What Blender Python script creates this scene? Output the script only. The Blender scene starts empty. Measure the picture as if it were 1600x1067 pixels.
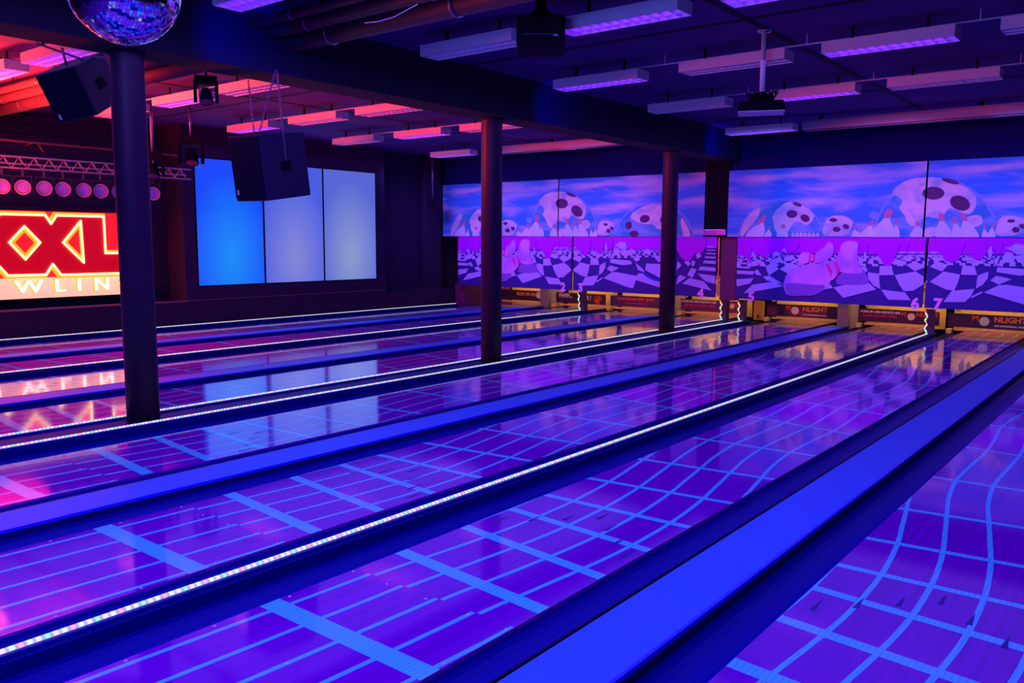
import bpy, bmesh, math, random
from mathutils import Vector, Matrix
random.seed(7)
PI = math.pi
scn = bpy.context.scene
COL = scn.collection

# ------------------------------------------------------------------ camera
F = 1309.7227760102517
RR = ((0.7807787563909536, 0.07926087375483923, -0.619759830466783),
      (0.6247799997599203, -0.0897195923825857, 0.7756290006457318),
      (0.0058724329361932795, -0.9928081932751776, -0.11957176044989806))
CAM = Vector((0, 0, 1.7))
cd = bpy.data.cameras.new('camera'); cam = bpy.data.objects.new('camera', cd); COL.objects.link(cam)
cd.sensor_width = 36.0; cd.lens = F * 36.0 / 1600.0; cd.clip_start = 0.05; cd.clip_end = 200
m = Matrix(((RR[0][0], -RR[0][1], -RR[0][2], CAM.x), (RR[1][0], -RR[1][1], -RR[1][2], CAM.y),
            (RR[2][0], -RR[2][1], -RR[2][2], CAM.z), (0, 0, 0, 1)))
cam.matrix_world = m
scn.camera = cam

# ------------------------------------------------------------------ view, world
scn.view_settings.view_transform = 'Standard'
scn.view_settings.look = 'None'
scn.view_settings.exposure = 0.0
scn.view_settings.gamma = 1.0
scn.view_settings.use_curve_mapping = False
w = bpy.data.worlds.new('world'); scn.world = w; w.use_nodes = True
w.node_tree.nodes['Background'].inputs[0].default_value = (0.02, 0.01, 0.12, 1)
w.node_tree.nodes['Background'].inputs[1].default_value = 0.15

# ------------------------------------------------------------------ lights
UV = (0.22, 0.12, 1.0)
def light(kind, name, loc, energy, color, size=0.1, target=None, spot=2.4, blend=0.6, sy=None, spread=None):
    l = bpy.data.lights.new(name, kind); l.energy = energy; l.color = color
    if kind == 'AREA':
        l.shape = 'RECTANGLE' if sy else 'SQUARE'; l.size = size
        if sy: l.size_y = sy
        if spread: l.spread = spread
    else: l.shadow_soft_size = size
    if kind == 'SPOT': l.spot_size = spot; l.spot_blend = blend
    o = bpy.data.objects.new(name, l); COL.objects.link(o); o.location = loc
    if target is not None:
        o.rotation_euler = (Vector(target) - Vector(loc)).to_track_quat('-Z', 'Y').to_euler()
    return o
ROWS = [4.18, 6.58, 8.94, 11.33]               # centre lines of the ceiling light rows
COLR = [-5.79, -4.04, -2.44, -0.85]            # right of the beam
COLL = [-13.0, -11.22, -9.55]                  # left of the beam
light('AREA', 'blacklight_fill', (-3.0, 1.8, 3.56), 390, UV, 7.6, (-3.0, 1.8, 0), sy=8.0)  # added broad blacklight over the near lanes, stands in for single tubes
light('AREA', 'blacklight_fill', (-2.6, 10.2, 3.56), 130, UV, 8.6, (-2.6, 10.2, 0), sy=8.4)       # added broad light in place of the blacklight tubes, lanes 5 to 8
light('AREA', 'blacklight_fill', (-11.3, 7.4, 3.56), 200, UV, 7.0, (-11.3, 7.4, 0), sy=13.6)      # added broad fill standing for the tubes, lanes 1 to 4
light('AREA', 'blue_fill_light', (-1.5, -2.2, 2.2), 165, (0.16, 0.20, 1.0), 3.0, (-4.5, 10.0, 3.6), sy=1.2)  # added blue fill from behind, brightens ceiling and fixture sides
for x in (-14.2, -12.0, -9.8, -6.0, -3.9, -1.8):   # added ultraviolet fills, light the masking units evenly
    light('AREA', 'mask_fill_light', (x, 13.4, 3.5), 24, (0.22, 0.15, 1.0), 1.1, (x, 16.2, 1.6), sy=0.15, spread=1.5)
RED = (1.0, 0.03, 0.06)
light('AREA', 'red_wash_light', (-12.9, 1.2, 2.6), 170, RED, 1.2, (-11.0, 9.0, 3.7), sy=0.5, spread=1.5)
light('AREA', 'red_wash_light', (-12.6, 3.6, 2.5), 420, (1, 0.05, 0.02), 0.8, (-12.0, 4.2, 3.85), sy=0.8, spread=2.3)  # added up-facing red fill for the left ceiling, no lamp hangs there
for y in (2.9, 5.1, 7.3): light('SPOT', 'par_beam_light', (-13.75, y, 2.4), 420, (1, 0.01, 0.06), .4, (-12.6, y + .2, 0), 2.0, 1.0)
light('SPOT', 'red_wash_light', (-13.6, 2.0, 2.6), 900, RED, 0.15, (-7.6, 8.6, 1.4), 0.55)
light('AREA', 'red_wash_light', (2.5, -2.0, 2.6), 9, (1.0, 0.12, 0.35), 1.0, (-3.0, 10.0, 3.8), sy=0.5)

for (x, y, ty) in ((-6.45, 4.3, 4.75), (-6.45, 9.2, 9.9), (-6.55, 14.5, 15.0)):      # light of the glowing fixtures beside the beam, thrown on the beam
    light('SPOT', 'fixture_spill_light', (x, y, 3.50), 60, (0.0, 0.0, 1.0), 0.05, (-7.1, ty, 3.52), 1.5, 1.0)
# ------------------------------------------------------------------ helpers
def ray(px, py):
    d = ((px - 800.0) / F, (py - 533.5) / F, 1.0)
    return Vector([r[0] * d[0] + r[1] * d[1] + r[2] * d[2] for r in RR])
def ony(px, py, y): d = ray(px, py); return CAM + d * (y / d.y)
def onx(px, py, x): d = ray(px, py); return CAM + d * (x / d.x)
def onz(px, py, z): d = ray(px, py); return CAM + d * ((z - 1.7) / d.z)
def camvec(x, y, z): return Vector([r[0] * x + r[1] * y + r[2] * z for r in RR])

def s2l(c): return tuple(((v / 255.0) / 12.92 if v <= 10 else (((v / 255.0) + 0.055) / 1.055) ** 2.4) for v in c)
def mat(name, col, rough=0.5, metal=0.0, emit=None, es=1.0, spec=0.5, coat=0.0, noise=None, bump=None):
    mt = bpy.data.materials.new(name); mt.use_nodes = True
    nt = mt.node_tree; b = nt.nodes['Principled BSDF']
    b.inputs['Base Color'].default_value = (*col, 1); b.inputs['Roughness'].default_value = rough
    b.inputs['Metallic'].default_value = metal; b.inputs['Specular IOR Level'].default_value = spec
    b.inputs['Coat Weight'].default_value = coat
    if emit: b.inputs['Emission Color'].default_value = (*emit, 1); b.inputs['Emission Strength'].default_value = es
    if noise or bump:
        tc = nt.nodes.new('ShaderNodeTexCoord'); n = nt.nodes.new('ShaderNodeTexNoise')
        n.inputs['Scale'].default_value = (noise or bump)[0]; n.inputs['Detail'].default_value = 4
        nt.links.new(tc.outputs['Object'], n.inputs['Vector'])
        if noise:
            r = nt.nodes.new('ShaderNodeMix'); r.data_type = 'RGBA'; r.blend_type = 'MULTIPLY'
            r.inputs[0].default_value = noise[1]
            r.inputs[6].default_value = (*col, 1)
            nt.links.new(n.outputs['Color'], r.inputs[7]); nt.links.new(r.outputs[2], b.inputs['Base Color'])
        if bump:
            bp = nt.nodes.new('ShaderNodeBump'); bp.inputs['Strength'].default_value = bump[1]
            bp.inputs['Distance'].default_value = 0.01
            nt.links.new(n.outputs['Fac'], bp.inputs['Height']); nt.links.new(bp.outputs['Normal'], b.inputs['Normal'])
    return mt

class MB:
    def __init__(s): s.v = []; s.f = []; s.m = []; s.sm = []
    def poly(s, pts, mi=0, smooth=False):
        b = len(s.v); s.v += [tuple(p) for p in pts]; s.f.append(tuple(range(b, b + len(pts)))); s.m.append(mi); s.sm.append(smooth)
    def box(s, x0, x1, y0, y1, z0, z1, mi=0):
        b = len(s.v)
        s.v += [(x, y, z) for z in (z0, z1) for y in (y0, y1) for x in (x0, x1)]
        for f in ((0, 2, 3, 1), (4, 5, 7, 6), (0, 1, 5, 4), (2, 6, 7, 3), (0, 4, 6, 2), (1, 3, 7, 5)):
            s.f.append(tuple(b + i for i in f)); s.m.append(mi); s.sm.append(False)
    def obox(s, c, ax, ay, az, mi=0):
        c, ax, ay, az = Vector(c), Vector(ax), Vector(ay), Vector(az)
        b = len(s.v)
        s.v += [tuple(c + ax * i + ay * j + az * k) for k in (-.5, .5) for j in (-.5, .5) for i in (-.5, .5)]
        for f in ((0, 2, 3, 1), (4, 5, 7, 6), (0, 1, 5, 4), (2, 6, 7, 3), (0, 4, 6, 2), (1, 3, 7, 5)):
            s.f.append(tuple(b + i for i in f)); s.m.append(mi); s.sm.append(False)
    def prism(s, pts, off, mi=0, mi2=None):
        """extrude a closed polygon (list of Vector) by off"""
        off = Vector(off); n = len(pts)
        s.poly(pts, mi); s.poly([Vector(p) + off for p in reversed(pts)], mi if mi2 is None else mi2)
        for i in range(n):
            a, b = Vector(pts[i]), Vector(pts[(i + 1) % n]); s.poly([b, a, a + off, b + off], mi if mi2 is None else mi2)
    def tube(s, pts, r, n=8, mi=0, closed=False, cap=True):
        pts = [Vector(p) for p in pts]; L = len(pts); rings = []
        rs = r if isinstance(r, (list, tuple)) else [r] * L
        up = None
        for i, p in enumerate(pts):
            if closed: t = (pts[(i + 1) % L] - pts[i - 1]).normalized()
            else: t = (pts[min(i + 1, L - 1)] - pts[max(i - 1, 0)]).normalized()
            if up is None: up = Vector((0, 0, 1)) if abs(t.z) < .9 else Vector((1, 0, 0))
            u = t.cross(up).normalized(); v = u.cross(t).normalized(); up = v
            b = len(s.v); rings.append(b)
            s.v += [tuple(p + u * math.cos(a) * rs[i] + v * math.sin(a) * rs[i]) for a in [2 * PI * k / n for k in range(n)]]
        for i in range(L if closed else L - 1):
            a, b = rings[i], rings[(i + 1) % L]
            for k in range(n):
                s.f.append((a + k, b + k, b + (k + 1) % n, a + (k + 1) % n)); s.m.append(mi); s.sm.append(True)
        if cap and not closed:
            s.f.append(tuple(rings[0] + k for k in range(n))); s.m.append(mi); s.sm.append(False)
            s.f.append(tuple(rings[-1] + k for k in reversed(range(n)))); s.m.append(mi); s.sm.append(False)
    def lathe(s, prof, c=(0, 0, 0), n=16, mi=0, axis=Vector((0, 0, 1)), mis=None):
        q = axis.to_track_quat('Z', 'Y'); c = Vector(c); rings = []
        for r, z in prof:
            b = len(s.v); rings.append(b)
            s.v += [tuple(c + q @ Vector((r * math.cos(2 * PI * k / n), r * math.sin(2 * PI * k / n), z))) for k in range(n)]
        for i in range(len(prof) - 1):
            a, b = rings[i], rings[i + 1]
            for k in range(n):
                s.f.append((a + k, a + (k + 1) % n, b + (k + 1) % n, b + k)); s.m.append(mis[i] if mis else mi); s.sm.append(True)
    def build(s, name, mats, parent=None, loc=None, fix=True, bevel=0):
        me = bpy.data.meshes.new(name)
        if loc is not None:
            l = Vector(loc); s.v = [tuple(Vector(v) - l) for v in s.v]
        me.from_pydata(s.v, [], s.f)
        for mt in (mats if isinstance(mats, (list, tuple)) else [mats]): me.materials.append(mt)
        for p, mi, sm in zip(me.polygons, s.m, s.sm): p.material_index = mi; p.use_smooth = sm
        if fix:
            bm = bmesh.new(); bm.from_mesh(me); bmesh.ops.recalc_face_normals(bm, faces=bm.faces); bm.to_mesh(me); bm.free()
        me.update()
        o = bpy.data.objects.new(name, me); COL.objects.link(o)
        if loc is not None: o.location = loc
        if parent: o.parent = parent
        if bevel:
            b = o.modifiers.new('bevel', 'BEVEL'); b.width = bevel; b.segments = 2; b.limit_method = 'ANGLE'
        return o
def tag(o, label, cat, group=None, kind=None):
    o['label'] = label; o['category'] = cat
    if group: o['group'] = group
    if kind: o['kind'] = kind
    return o
def struct(o, label=None):
    o['kind'] = 'structure'
    if label: o['label'] = label
    return o
def empty(name, loc=(0, 0, 0)):
    o = bpy.data.objects.new(name, None); COL.objects.link(o); o.location = loc; o.empty_display_size = .1; return o
def part(mb, name, mats, root, bevel=0):
    """geometry given in world coordinates, parented under an Empty placed at root.location"""
    l = root.matrix_world.translation.copy() if False else Vector(root['_w']) if '_w' in root else root.location
    mb.v = [tuple(Vector(v) - Vector(l)) for v in mb.v]
    o = mb.build(name, mats, root, bevel=bevel); return o
def subpart(mb, name, mats, parent, root, bevel=0):
    l = root.location
    mb.v = [tuple(Vector(v) - Vector(l)) for v in mb.v]
    return mb.build(name, mats, parent, bevel=bevel)
def text_mesh(body, size, name, mt, mtx, parent=None, extrude=0.0, offset=0.0, sx=1.0, root=None):
    c = bpy.data.curves.new(name, 'FONT'); c.body = body; c.size = size; c.extrude = extrude; c.offset = offset
    c.align_x = 'CENTER'; c.align_y = 'CENTER'; c.resolution_u = 3
    t = bpy.data.objects.new(name + '_tmp', c); COL.objects.link(t)
    bpy.context.view_layer.update()
    me = bpy.data.meshes.new_from_object(t.evaluated_get(bpy.context.evaluated_depsgraph_get()))
    bpy.data.objects.remove(t)
    M = mtx @ Matrix.Diagonal((sx, 1, 1, 1))
    me.transform(M)
    if root is not None: me.transform(Matrix.Translation(-Vector(root.location)))
    me.materials.clear(); me.materials.append(mt)
    o = bpy.data.objects.new(name, me); COL.objects.link(o)
    if parent: o.parent = parent
    return o
def facing_y(x, y, z):      # text on a plane that faces -Y, reads along +X
    return Matrix(((1, 0, 0, x), (0, 0, -1, y), (0, 1, 0, z), (0, 0, 0, 1)))
def facing_x(x, y, z):      # text on a plane that faces +X, reads along +Y
    return Matrix(((0, 0, 1, x), (1, 0, 0, y), (0, 1, 0, z), (0, 0, 0, 1)))

# ------------------------------------------------------------------ materials
M = {}
M['wall'] = mat('dark_wall_paint', (0.035, 0.008, 0.06), 0.85, noise=(3, .4))
M['wallback'] = mat('black_wall_paint', (0.006, 0.004, 0.10), 0.9, spec=.1)
M['screenbox'] = mat('screen_casing', (0.55, 0.48, 0.60), 0.5)
M['ceiling'] = mat('dark_ceiling_board', (0.09, 0.008, 0.24), 0.9, noise=(2, .4))
M['seam'] = mat('ceiling_gap', (0.004, 0.004, 0.01), 0.9)
M['beam'] = mat('beam_paint', (0.006, 0.003, 0.03), 0.9, noise=(2, .5))
M['pillar'] = mat('pillar_paint', (0.035, 0.005, 0.045), 0.5, bump=(6, .15))
M['floor'] = mat('dark_floor', (0.01, 0.008, 0.03), 0.5)
M['approach'] = mat('approach_wood', (0.10, 0.02, 0.3), 0.15)
M['cap'] = mat('blue_divider_top', (0.04, 0.22, 1.0), 0.5, noise=(60, .3), spec=.3)
M['capside'] = mat('dark_divider_side', (0.0, 0.002, 0.17), 0.5, spec=.1)
M['edge'] = mat('bright_blue_edge_trim', (0.01, 0.03, 1.0), 0.3)
M['gutter'] = mat('gutter_plastic', (0.0, 0.002, 0.28), 0.4, spec=.12, bump=(4, .1))
M['rail'] = mat('black_rail', (0.0, 0.0, 0.02), 0.5, spec=.1)
M['black'] = mat('black_plastic', (0.003, 0.003, 0.010), 0.7, spec=.1)
M['navybox'] = mat('navy_cabinet', (0.008, 0.006, 0.06), 0.6, noise=(12, .3))
M['grille'] = mat('speaker_grille', (0.003, 0.006, 0.03), 0.8, spec=.1)
M['white'] = mat('white_enamel', (0.80, 0.80, 0.85), 0.45)
M['louvre'] = mat('louvre_metal', (0.9, 0.9, 0.95), 0.35)
M['tube_on'] = mat('ultraviolet_tube_lit', (0.3, 0.1, 0.8), 0.4, emit=(0.13, 0.004, 1.0), es=2.4)
M['tube_off'] = mat('tube_dark', (0.35, 0.3, 0.6), 0.3)
M['steel'] = mat('steel', (0.35, 0.3, 0.4), 0.35, metal=.8)
M['trusspaint'] = mat('truss_aluminium', (.62, .34, .40), .45)
M['chain'] = mat('chain_steel', (0.25, 0.22, 0.4), 0.4, metal=.7)
M['duct'] = mat('duct_sheet', (0.10, 0.03, 0.06), 0.55)
M['redwood'] = mat('magenta_panel', (0.12, 0.012, 0.10), 0.6)
M['kick'] = mat('kickback_dark', (0.045, 0.015, 0.10), 0.5)
M['kickpale'] = mat('kickback_pale', (0.30, 0.20, 0.45), 0.5)
M['orange'] = mat('orange_panel', (0.95, 0.42, 0.08), 0.6)
M['cream'] = mat('cream_plastic', (0.95, 0.62, 0.28), 0.5)
M['pit'] = mat('pit_lining', (0.75, 0.45, 0.15), 0.8, noise=(5, .5))
M['pin'] = mat('pin_white', (0.85, 0.8, 0.78), 0.25)
M['pinred'] = mat('pin_red_band', (0.7, 0.03, 0.03), 0.3)
M['dot'] = mat('white_dot', (0.8, 0.75, 1.0), 0.4)
M['arrow'] = mat('dark_arrow', (0.01, 0.01, 0.25), 0.3)

def lane_mat():
    mt = bpy.data.materials.new('lane_surface'); mt.use_nodes = True; nt = mt.node_tree; b = nt.nodes['Principled BSDF']
    b.inputs['Roughness'].default_value = 0.07; b.inputs['IOR'].default_value = 1.52
    tc = nt.nodes.new('ShaderNodeTexCoord'); mp = nt.nodes.new('ShaderNodeMapping'); mp.inputs['Scale'].default_value = (37, .6, 1)
    n = nt.nodes.new('ShaderNodeTexNoise'); n.inputs['Scale'].default_value = 1.0; n.inputs['Detail'].default_value = 3
    nt.links.new(tc.outputs['Object'], mp.inputs['Vector']); nt.links.new(mp.outputs[0], n.inputs['Vector'])
    cr = nt.nodes.new('ShaderNodeValToRGB'); cr.color_ramp.elements[0].color = (0.20, 0.0, 0.46, 1); cr.color_ramp.elements[1].color = (0.29, 0.0, 0.60, 1)
    cr.color_ramp.elements[0].position = .3; cr.color_ramp.elements[1].position = .7
    nt.links.new(n.outputs['Fac'], cr.inputs[0]); nt.links.new(cr.outputs[0], b.inputs['Base Color'])
    n2 = nt.nodes.new('ShaderNodeTexNoise'); n2.inputs['Scale'].default_value = 1.0; n2.inputs['Detail'].default_value = 2
    mp2 = nt.nodes.new('ShaderNodeMapping'); mp2.inputs['Scale'].default_value = (3, 5, 1)
    nt.links.new(tc.outputs['Object'], mp2.inputs['Vector']); nt.links.new(mp2.outputs[0], n2.inputs['Vector'])
    bp = nt.nodes.new('ShaderNodeBump'); bp.inputs['Strength'].default_value = .028; bp.inputs['Distance'].default_value = .006
    nt.links.new(n2.outputs['Fac'], bp.inputs['Height']); nt.links.new(bp.outputs[0], b.inputs['Normal'])
    return mt
def tape_mat():
    mt = bpy.data.materials.new('blue_line_print'); mt.use_nodes = True; nt = mt.node_tree; b = nt.nodes['Principled BSDF']
    b.inputs['Roughness'].default_value = 0.09
    tc = nt.nodes.new('ShaderNodeTexCoord'); sp = nt.nodes.new('ShaderNodeSeparateXYZ'); nt.links.new(tc.outputs['Object'], sp.inputs[0])
    d = nt.nodes.new('ShaderNodeMath'); d.operation = 'DIVIDE'; d.inputs[1].default_value = .027; nt.links.new(sp.outputs[0], d.inputs[0])
    fr = nt.nodes.new('ShaderNodeMath'); fr.operation = 'FRACT'; nt.links.new(d.outputs[0], fr.inputs[0])
    gt = nt.nodes.new('ShaderNodeMath'); gt.operation = 'LESS_THAN'; gt.inputs[1].default_value = .1; nt.links.new(fr.outputs[0], gt.inputs[0])
    mx = nt.nodes.new('ShaderNodeMix'); mx.data_type = 'RGBA'; mx.inputs[6].default_value = (0.10, 0.92, 1.0, 1); mx.inputs[7].default_value = (0.06, 0.5, 0.8, 1)
    nt.links.new(gt.outputs[0], mx.inputs[0]); nt.links.new(mx.outputs[2], b.inputs['Base Color'])
    return mt
def led_mat(vertical=False):
    mt = bpy.data.materials.new('led_strip_v' if vertical else 'led_strip'); mt.use_nodes = True; nt = mt.node_tree; b = nt.nodes['Principled BSDF']
    b.inputs['Base Color'].default_value = (.3, .3, .35, 1)
    tc = nt.nodes.new('ShaderNodeTexCoord'); sp = nt.nodes.new('ShaderNodeSeparateXYZ'); nt.links.new(tc.outputs['Object'], sp.inputs[0])
    src = sp.outputs[2] if vertical else sp.outputs[1]
    pitch = .034
    d = nt.nodes.new('ShaderNodeMath'); d.operation = 'DIVIDE'; d.inputs[1].default_value = pitch; nt.links.new(src, d.inputs[0])
    fl = nt.nodes.new('ShaderNodeMath'); fl.operation = 'FLOOR'; nt.links.new(d.outputs[0], fl.inputs[0])
    fr = nt.nodes.new('ShaderNodeMath'); fr.operation = 'FRACT'; nt.links.new(d.outputs[0], fr.inputs[0])
    pp = nt.nodes.new('ShaderNodeMath'); pp.operation = 'PINGPONG'; pp.inputs[1].default_value = .5; nt.links.new(fr.outputs[0], pp.inputs[0])
    st = nt.nodes.new('ShaderNodeMapRange'); st.inputs[1].default_value = .12; st.inputs[2].default_value = .3; st.inputs[3].default_value = .65; st.inputs[4].default_value = 1.3
    nt.links.new(pp.outputs[0], st.inputs[0])
    md = nt.nodes.new('ShaderNodeMath'); md.operation = 'FLOORED_MODULO'; md.inputs[1].default_value = 6; nt.links.new(fl.outputs[0], md.inputs[0])
    dv = nt.nodes.new('ShaderNodeMath'); dv.operation = 'DIVIDE'; dv.inputs[1].default_value = 6; nt.links.new(md.outputs[0], dv.inputs[0])
    cr = nt.nodes.new('ShaderNodeValToRGB'); cr.color_ramp.interpolation = 'CONSTANT'
    el = cr.color_ramp.elements
    cols = [(.55, .8, .5), (.9, .35, .4), (.6, .75, .6), (.7, .65, .8), (.25, .75, .35), (.85, .6, .6)] if not vertical else [(1, .9, .2), (1, .05, .05), (.1, 1, .1), (1, 1, .8), (.05, .9, .1), (1, .5, .9)]
    el[0].position = 0; el[0].color = (*cols[0], 1); el[1].position = 1 / 6 - .01; el[1].color = (*cols[1], 1)
    for k in range(2, 6): e = el.new(k / 6 - .01); e.color = (*cols[k], 1)
    nt.links.new(dv.outputs[0], cr.inputs[0]); nt.links.new(cr.outputs[0], b.inputs['Emission Color']); nt.links.new(st.outputs[0], b.inputs['Emission Strength'])
    return mt
M['lane'] = lane_mat(); M['tape'] = tape_mat(); M['led'] = led_mat(); M['ledv'] = led_mat(True)

# ------------------------------------------------------------------ setting
Y0, YM, YB = -3.0, 16.2, 18.6
ZC = 3.85
b = MB(); b.box(-17, 4.2, Y0, 19, -.30, -.10); struct(b.build('floor', M['floor']), 'dark floor the lanes are laid on')
b = MB(); b.box(-17, 4.2, Y0, 0.2, -.10, 0.0)
tag(b.build('approach', M['approach']), 'glossy purple wooden approach before the lanes', 'approach', kind='structure')
b = MB(); b.box(-17, 4.2, Y0, 19, ZC, ZC + .15)
for x in (-3.52, -11.35): b.box(x - .035, x + .035, Y0, 16, ZC - .006, ZC, 1)
for y in (3.2, 8.02, 12.8): b.box(-17, 4.2, y - .03, y + .03, ZC - .007, ZC, 1)
struct(b.build('ceiling', [M['ceiling'], M['seam']]), 'dark panelled ceiling above the lanes')
b = MB(); b.box(-7.56, -7.1, Y0, 16.15, 3.31, ZC); struct(b.build('beam', M['beam']), 'dark ceiling beam resting on the round pillars')
# back wall above and behind the masks
b = MB(); b.box(-17, 4.2, YB, 19, -.1, ZC); b.box(-17, 4.2, 16.30, 16.45, 3.12, ZC); struct(b.build('wall_back', M['wallback']), 'black wall above the printed masks')
b = MB(); b.box(4.2, 4.4, Y0, 19, -.1, ZC); struct(b.build('wall_right', M['wallback']))
b = MB(); b.box(-17, 4.2, Y0 - .2, Y0, -.1, ZC); struct(b.build('wall_front', M['wallback']))
# left wall with the sign recess
b = MB()
b.box(-16, -15, 8.70, 13.88, -.1, ZC)                 # wall that carries the light panels
b.box(-16, -15, Y0, 8.70, -.1, .49)                   # low wall under the recess
b.box(-16, -15.62, Y0, 8.70, .49, ZC)                 # back of the recess
b.box(-16.2, -15.45, 13.88, 19, -.1, ZC)
b.box(-15.45, -15.0, 13.88, 16.3, -.1, .45); b.box(-15.45, -15.25, 15.55, 16.1, .45, ZC)
for k in range(20): b.box(-15.62, -15.60, Y0, 8.7, .62 + k * .165, .625 + k * .165 + .012, 0)
struct(b.build('wall_left', M['wall']), 'dark side wall with the sign recess and a low ledge')
b = MB(); b.box(-15.06, -14.98, Y0, 8.72, .485, .515); b.box(-15.0, -14.985, 8.70, 13.88, .50, .512)
struct(b.build('trim_1', mat('ledge_trim', (.30, .10, .16), .4)), 'ledge trim along the side wall')

# ------------------------------------------------------------------ lanes
W, G = 1.054, .235
LL = {8: -1.32, 7: -3.244, 6: -4.898, 5: -6.822, 4: -8.896, 3: -10.82, 2: -12.474, 1: -14.398}
NUM = {1: 'one', 2: 'two', 3: 'three', 4: 'four', 5: 'five', 6: 'six', 7: 'seven', 8: 'eight'}
OFF = [(-.5, -.03), (1, .03), (1.6, .055), (2.2, .085), (2.77, .11), (2.775, .14), (3.05, .165), (3.3, .19), (3.57, .215), (3.8, .23), (4.0, .235), (4.2, .232), (4.45, .222), (4.7, .20), (4.98, .165),
       (5.3, .11), (5.7, .04), (6.1, -.03), (6.6, -.08), (7.1, -.08), (7.7, -.068), (8.2, -.09), (8.8, -.13), (9.3, -.11), (9.7, -.07), (10.2, -.02), (10.6, -.005), (11.0, -.03), (11.3, -.07), (12, -.17), (12.8, -.31), (14, -.4), (15.5, -.45), (18.2, -.5)]
CROSS = [(2.24, 2.24, .11), (3.09, 2.99, .09), (3.61, 3.49, .075), (4.05, 3.97, .065), (4.43, 4.46, .055), (4.95, 5.06, .05), (5.66, 5.78, .05), (6.59, 6.64, .05), (7.77, 7.61, .05),
         (8.87, 8.72, .05), (9.9, 9.8, .05), (10.85, 10.9, .05), (11.7, 11.75, .045), (12.5, 12.4, .045), (13.2, 13.1, .045), (13.9, 13.95, .045), (14.6, 14.65, .045), (15.3, 15.2, .045), (15.95, 15.9, .045), (16.6, 16.6, .045), (17.2, 17.2, .045)]
DOTS = [(x, 2.735) for x in (.0, .27, .54, .81, 1.08)] + [(x, y) for y in (1.94,) for x in (0., .54, 1.08)] + [(x, y) for y in (1.54, 2.34) for x in (0., 1.08)]
ARR = [(.09, 3.86), (.24, 4.01), (.39, 4.16), (.54, 4.31), (.69, 4.16), (.85, 4.01), (.99, 3.86)]
def make_lane(n):
    x0 = LL[n]
    root = empty('bowling_lane', (x0, 0, 0))
    tag(root, f'glossy purple bowling lane {NUM[n]} printed with a wavy blue grid' if n not in (1, 8) else
        ('glossy bowling lane nearest the red sign, glowing red in reflection' if n == 1 else 'glossy purple bowling lane nearest the camera with large curving grid'), 'bowling lane', 'bowling lanes side by side')
    root['label'] = {1: 'glossy bowling lane nearest the side wall with the red sign', 2: 'glossy purple bowling lane ending below the number 2 on the mask',
                     3: 'glossy purple bowling lane ending below the number 3, reflecting cream letters', 4: 'glossy purple bowling lane behind the pillars, ending below the number 4',
                     5: 'glossy purple bowling lane in front of the pillars, ending below the number 5', 6: 'glossy purple bowling lane with straight blue grid, ending below the number 6',
                     7: 'glossy purple bowling lane with bending blue grid, ending below the number 7', 8: 'glossy purple bowling lane closest to the camera, curving grid and dark arrows'}[n]
    s = MB(); s.box(0, W, .2, 18.26, -.06, 0)
    zt = .0006
    def clipx(v): return max(.001, min(W - .001, v))
    for k in range(-2, 9):
        for i in range(len(OFF) - 1):
            (ya, oa), (yb, ob) = OFF[i], OFF[i + 1]
            ya, yb = max(ya, .2), max(yb, .2)
            if yb - ya < .02: continue
            steps = max(1, int(math.ceil((yb - ya) / .12)))
            for j in range(steps):
                f0, f1 = j / steps, (j + 1) / steps
                def cat(i, f):   # Catmull-Rom through the measured offsets
                    if i == 4: i0 = i
                    p0 = OFF[max(i - 1, 0)][1] if i != 5 else OFF[i][1]; p1 = OFF[i][1]; p2 = OFF[i + 1][1]
                    p3 = OFF[min(i + 2, len(OFF) - 1)][1] if i != 3 else OFF[i + 1][1]
                    return .5 * (2 * p1 + (p2 - p0) * f + (2 * p0 - 5 * p1 + 4 * p2 - p3) * f * f + (3 * p1 - p0 - 3 * p2 + p3) * f ** 3)
                xa = cat(i, f0) + .234 * k; xb = cat(i, f1) + .234 * k
                y_a = ya + (yb - ya) * f0; y_b = ya + (yb - ya) * f1
                h = .0135
                if max(xa, xb) < -.02 or min(xa, xb) > W + .02: continue
                q = [(clipx(xa - h), y_a, zt), (clipx(xa + h), y_a, zt), (clipx(xb + h), y_b, zt), (clipx(xb - h), y_b, zt)]
                if q[1][0] - q[0][0] < .002 and q[2][0] - q[3][0] < .002: continue
                s.poly(q, 1)
    for (ya, yb, wd) in CROSS:
        s.poly([(0.001, ya - wd / 2, zt * 1.5), (W - .001, yb - wd / 2, zt * 1.5), (W - .001, yb + wd / 2, zt * 1.5), (0.001, ya + wd / 2, zt * 1.5)], 1)
    for (dx, dy) in DOTS:
        dx = min(max(dx, .02), W - .02)
        s.poly([(dx + .008 * math.cos(a), dy + .008 * math.sin(a), zt * 2) for a in [2 * PI * k / 8 for k in range(8)]], 2)
    for (ax, ay) in ARR:
        s.poly([(ax - .014, ay - .075, zt * 2), (ax + .014, ay - .075, zt * 2), (ax, ay + .075, zt * 2)], 3)
    s.build('lane_bed', [M['lane'], M['tape'], M['dot'], M['arrow']], root, fix=False)
    for side in (0, 1):
        g = MB(); c = -G / 2 if side == 0 else W + G / 2; r = G / 2 - .006; N = 10
        prof = [(c - r * math.cos(PI * k / N), -.012 - .07 * math.sin(PI * k / N)) for k in range(N + 1)]
        for k in range(N):
            (xa, za), (xb, zb) = prof[k], prof[k + 1]
            g.poly([(xa, .2, za), (xb, .2, zb), (xb, 18.26, zb), (xa, 18.26, za)], 0, True)
        g.poly([(prof[0][0] , .2, prof[0][1]), (prof[-1][0], .2, prof[-1][1])] + [(p[0], .2, p[1]) for p in prof[-2:0:-1]], 0)
        g.build('gutter', M['gutter'], root, fix=False)
    return root
lanes = {n: make_lane(n) for n in range(1, 9)}

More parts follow.
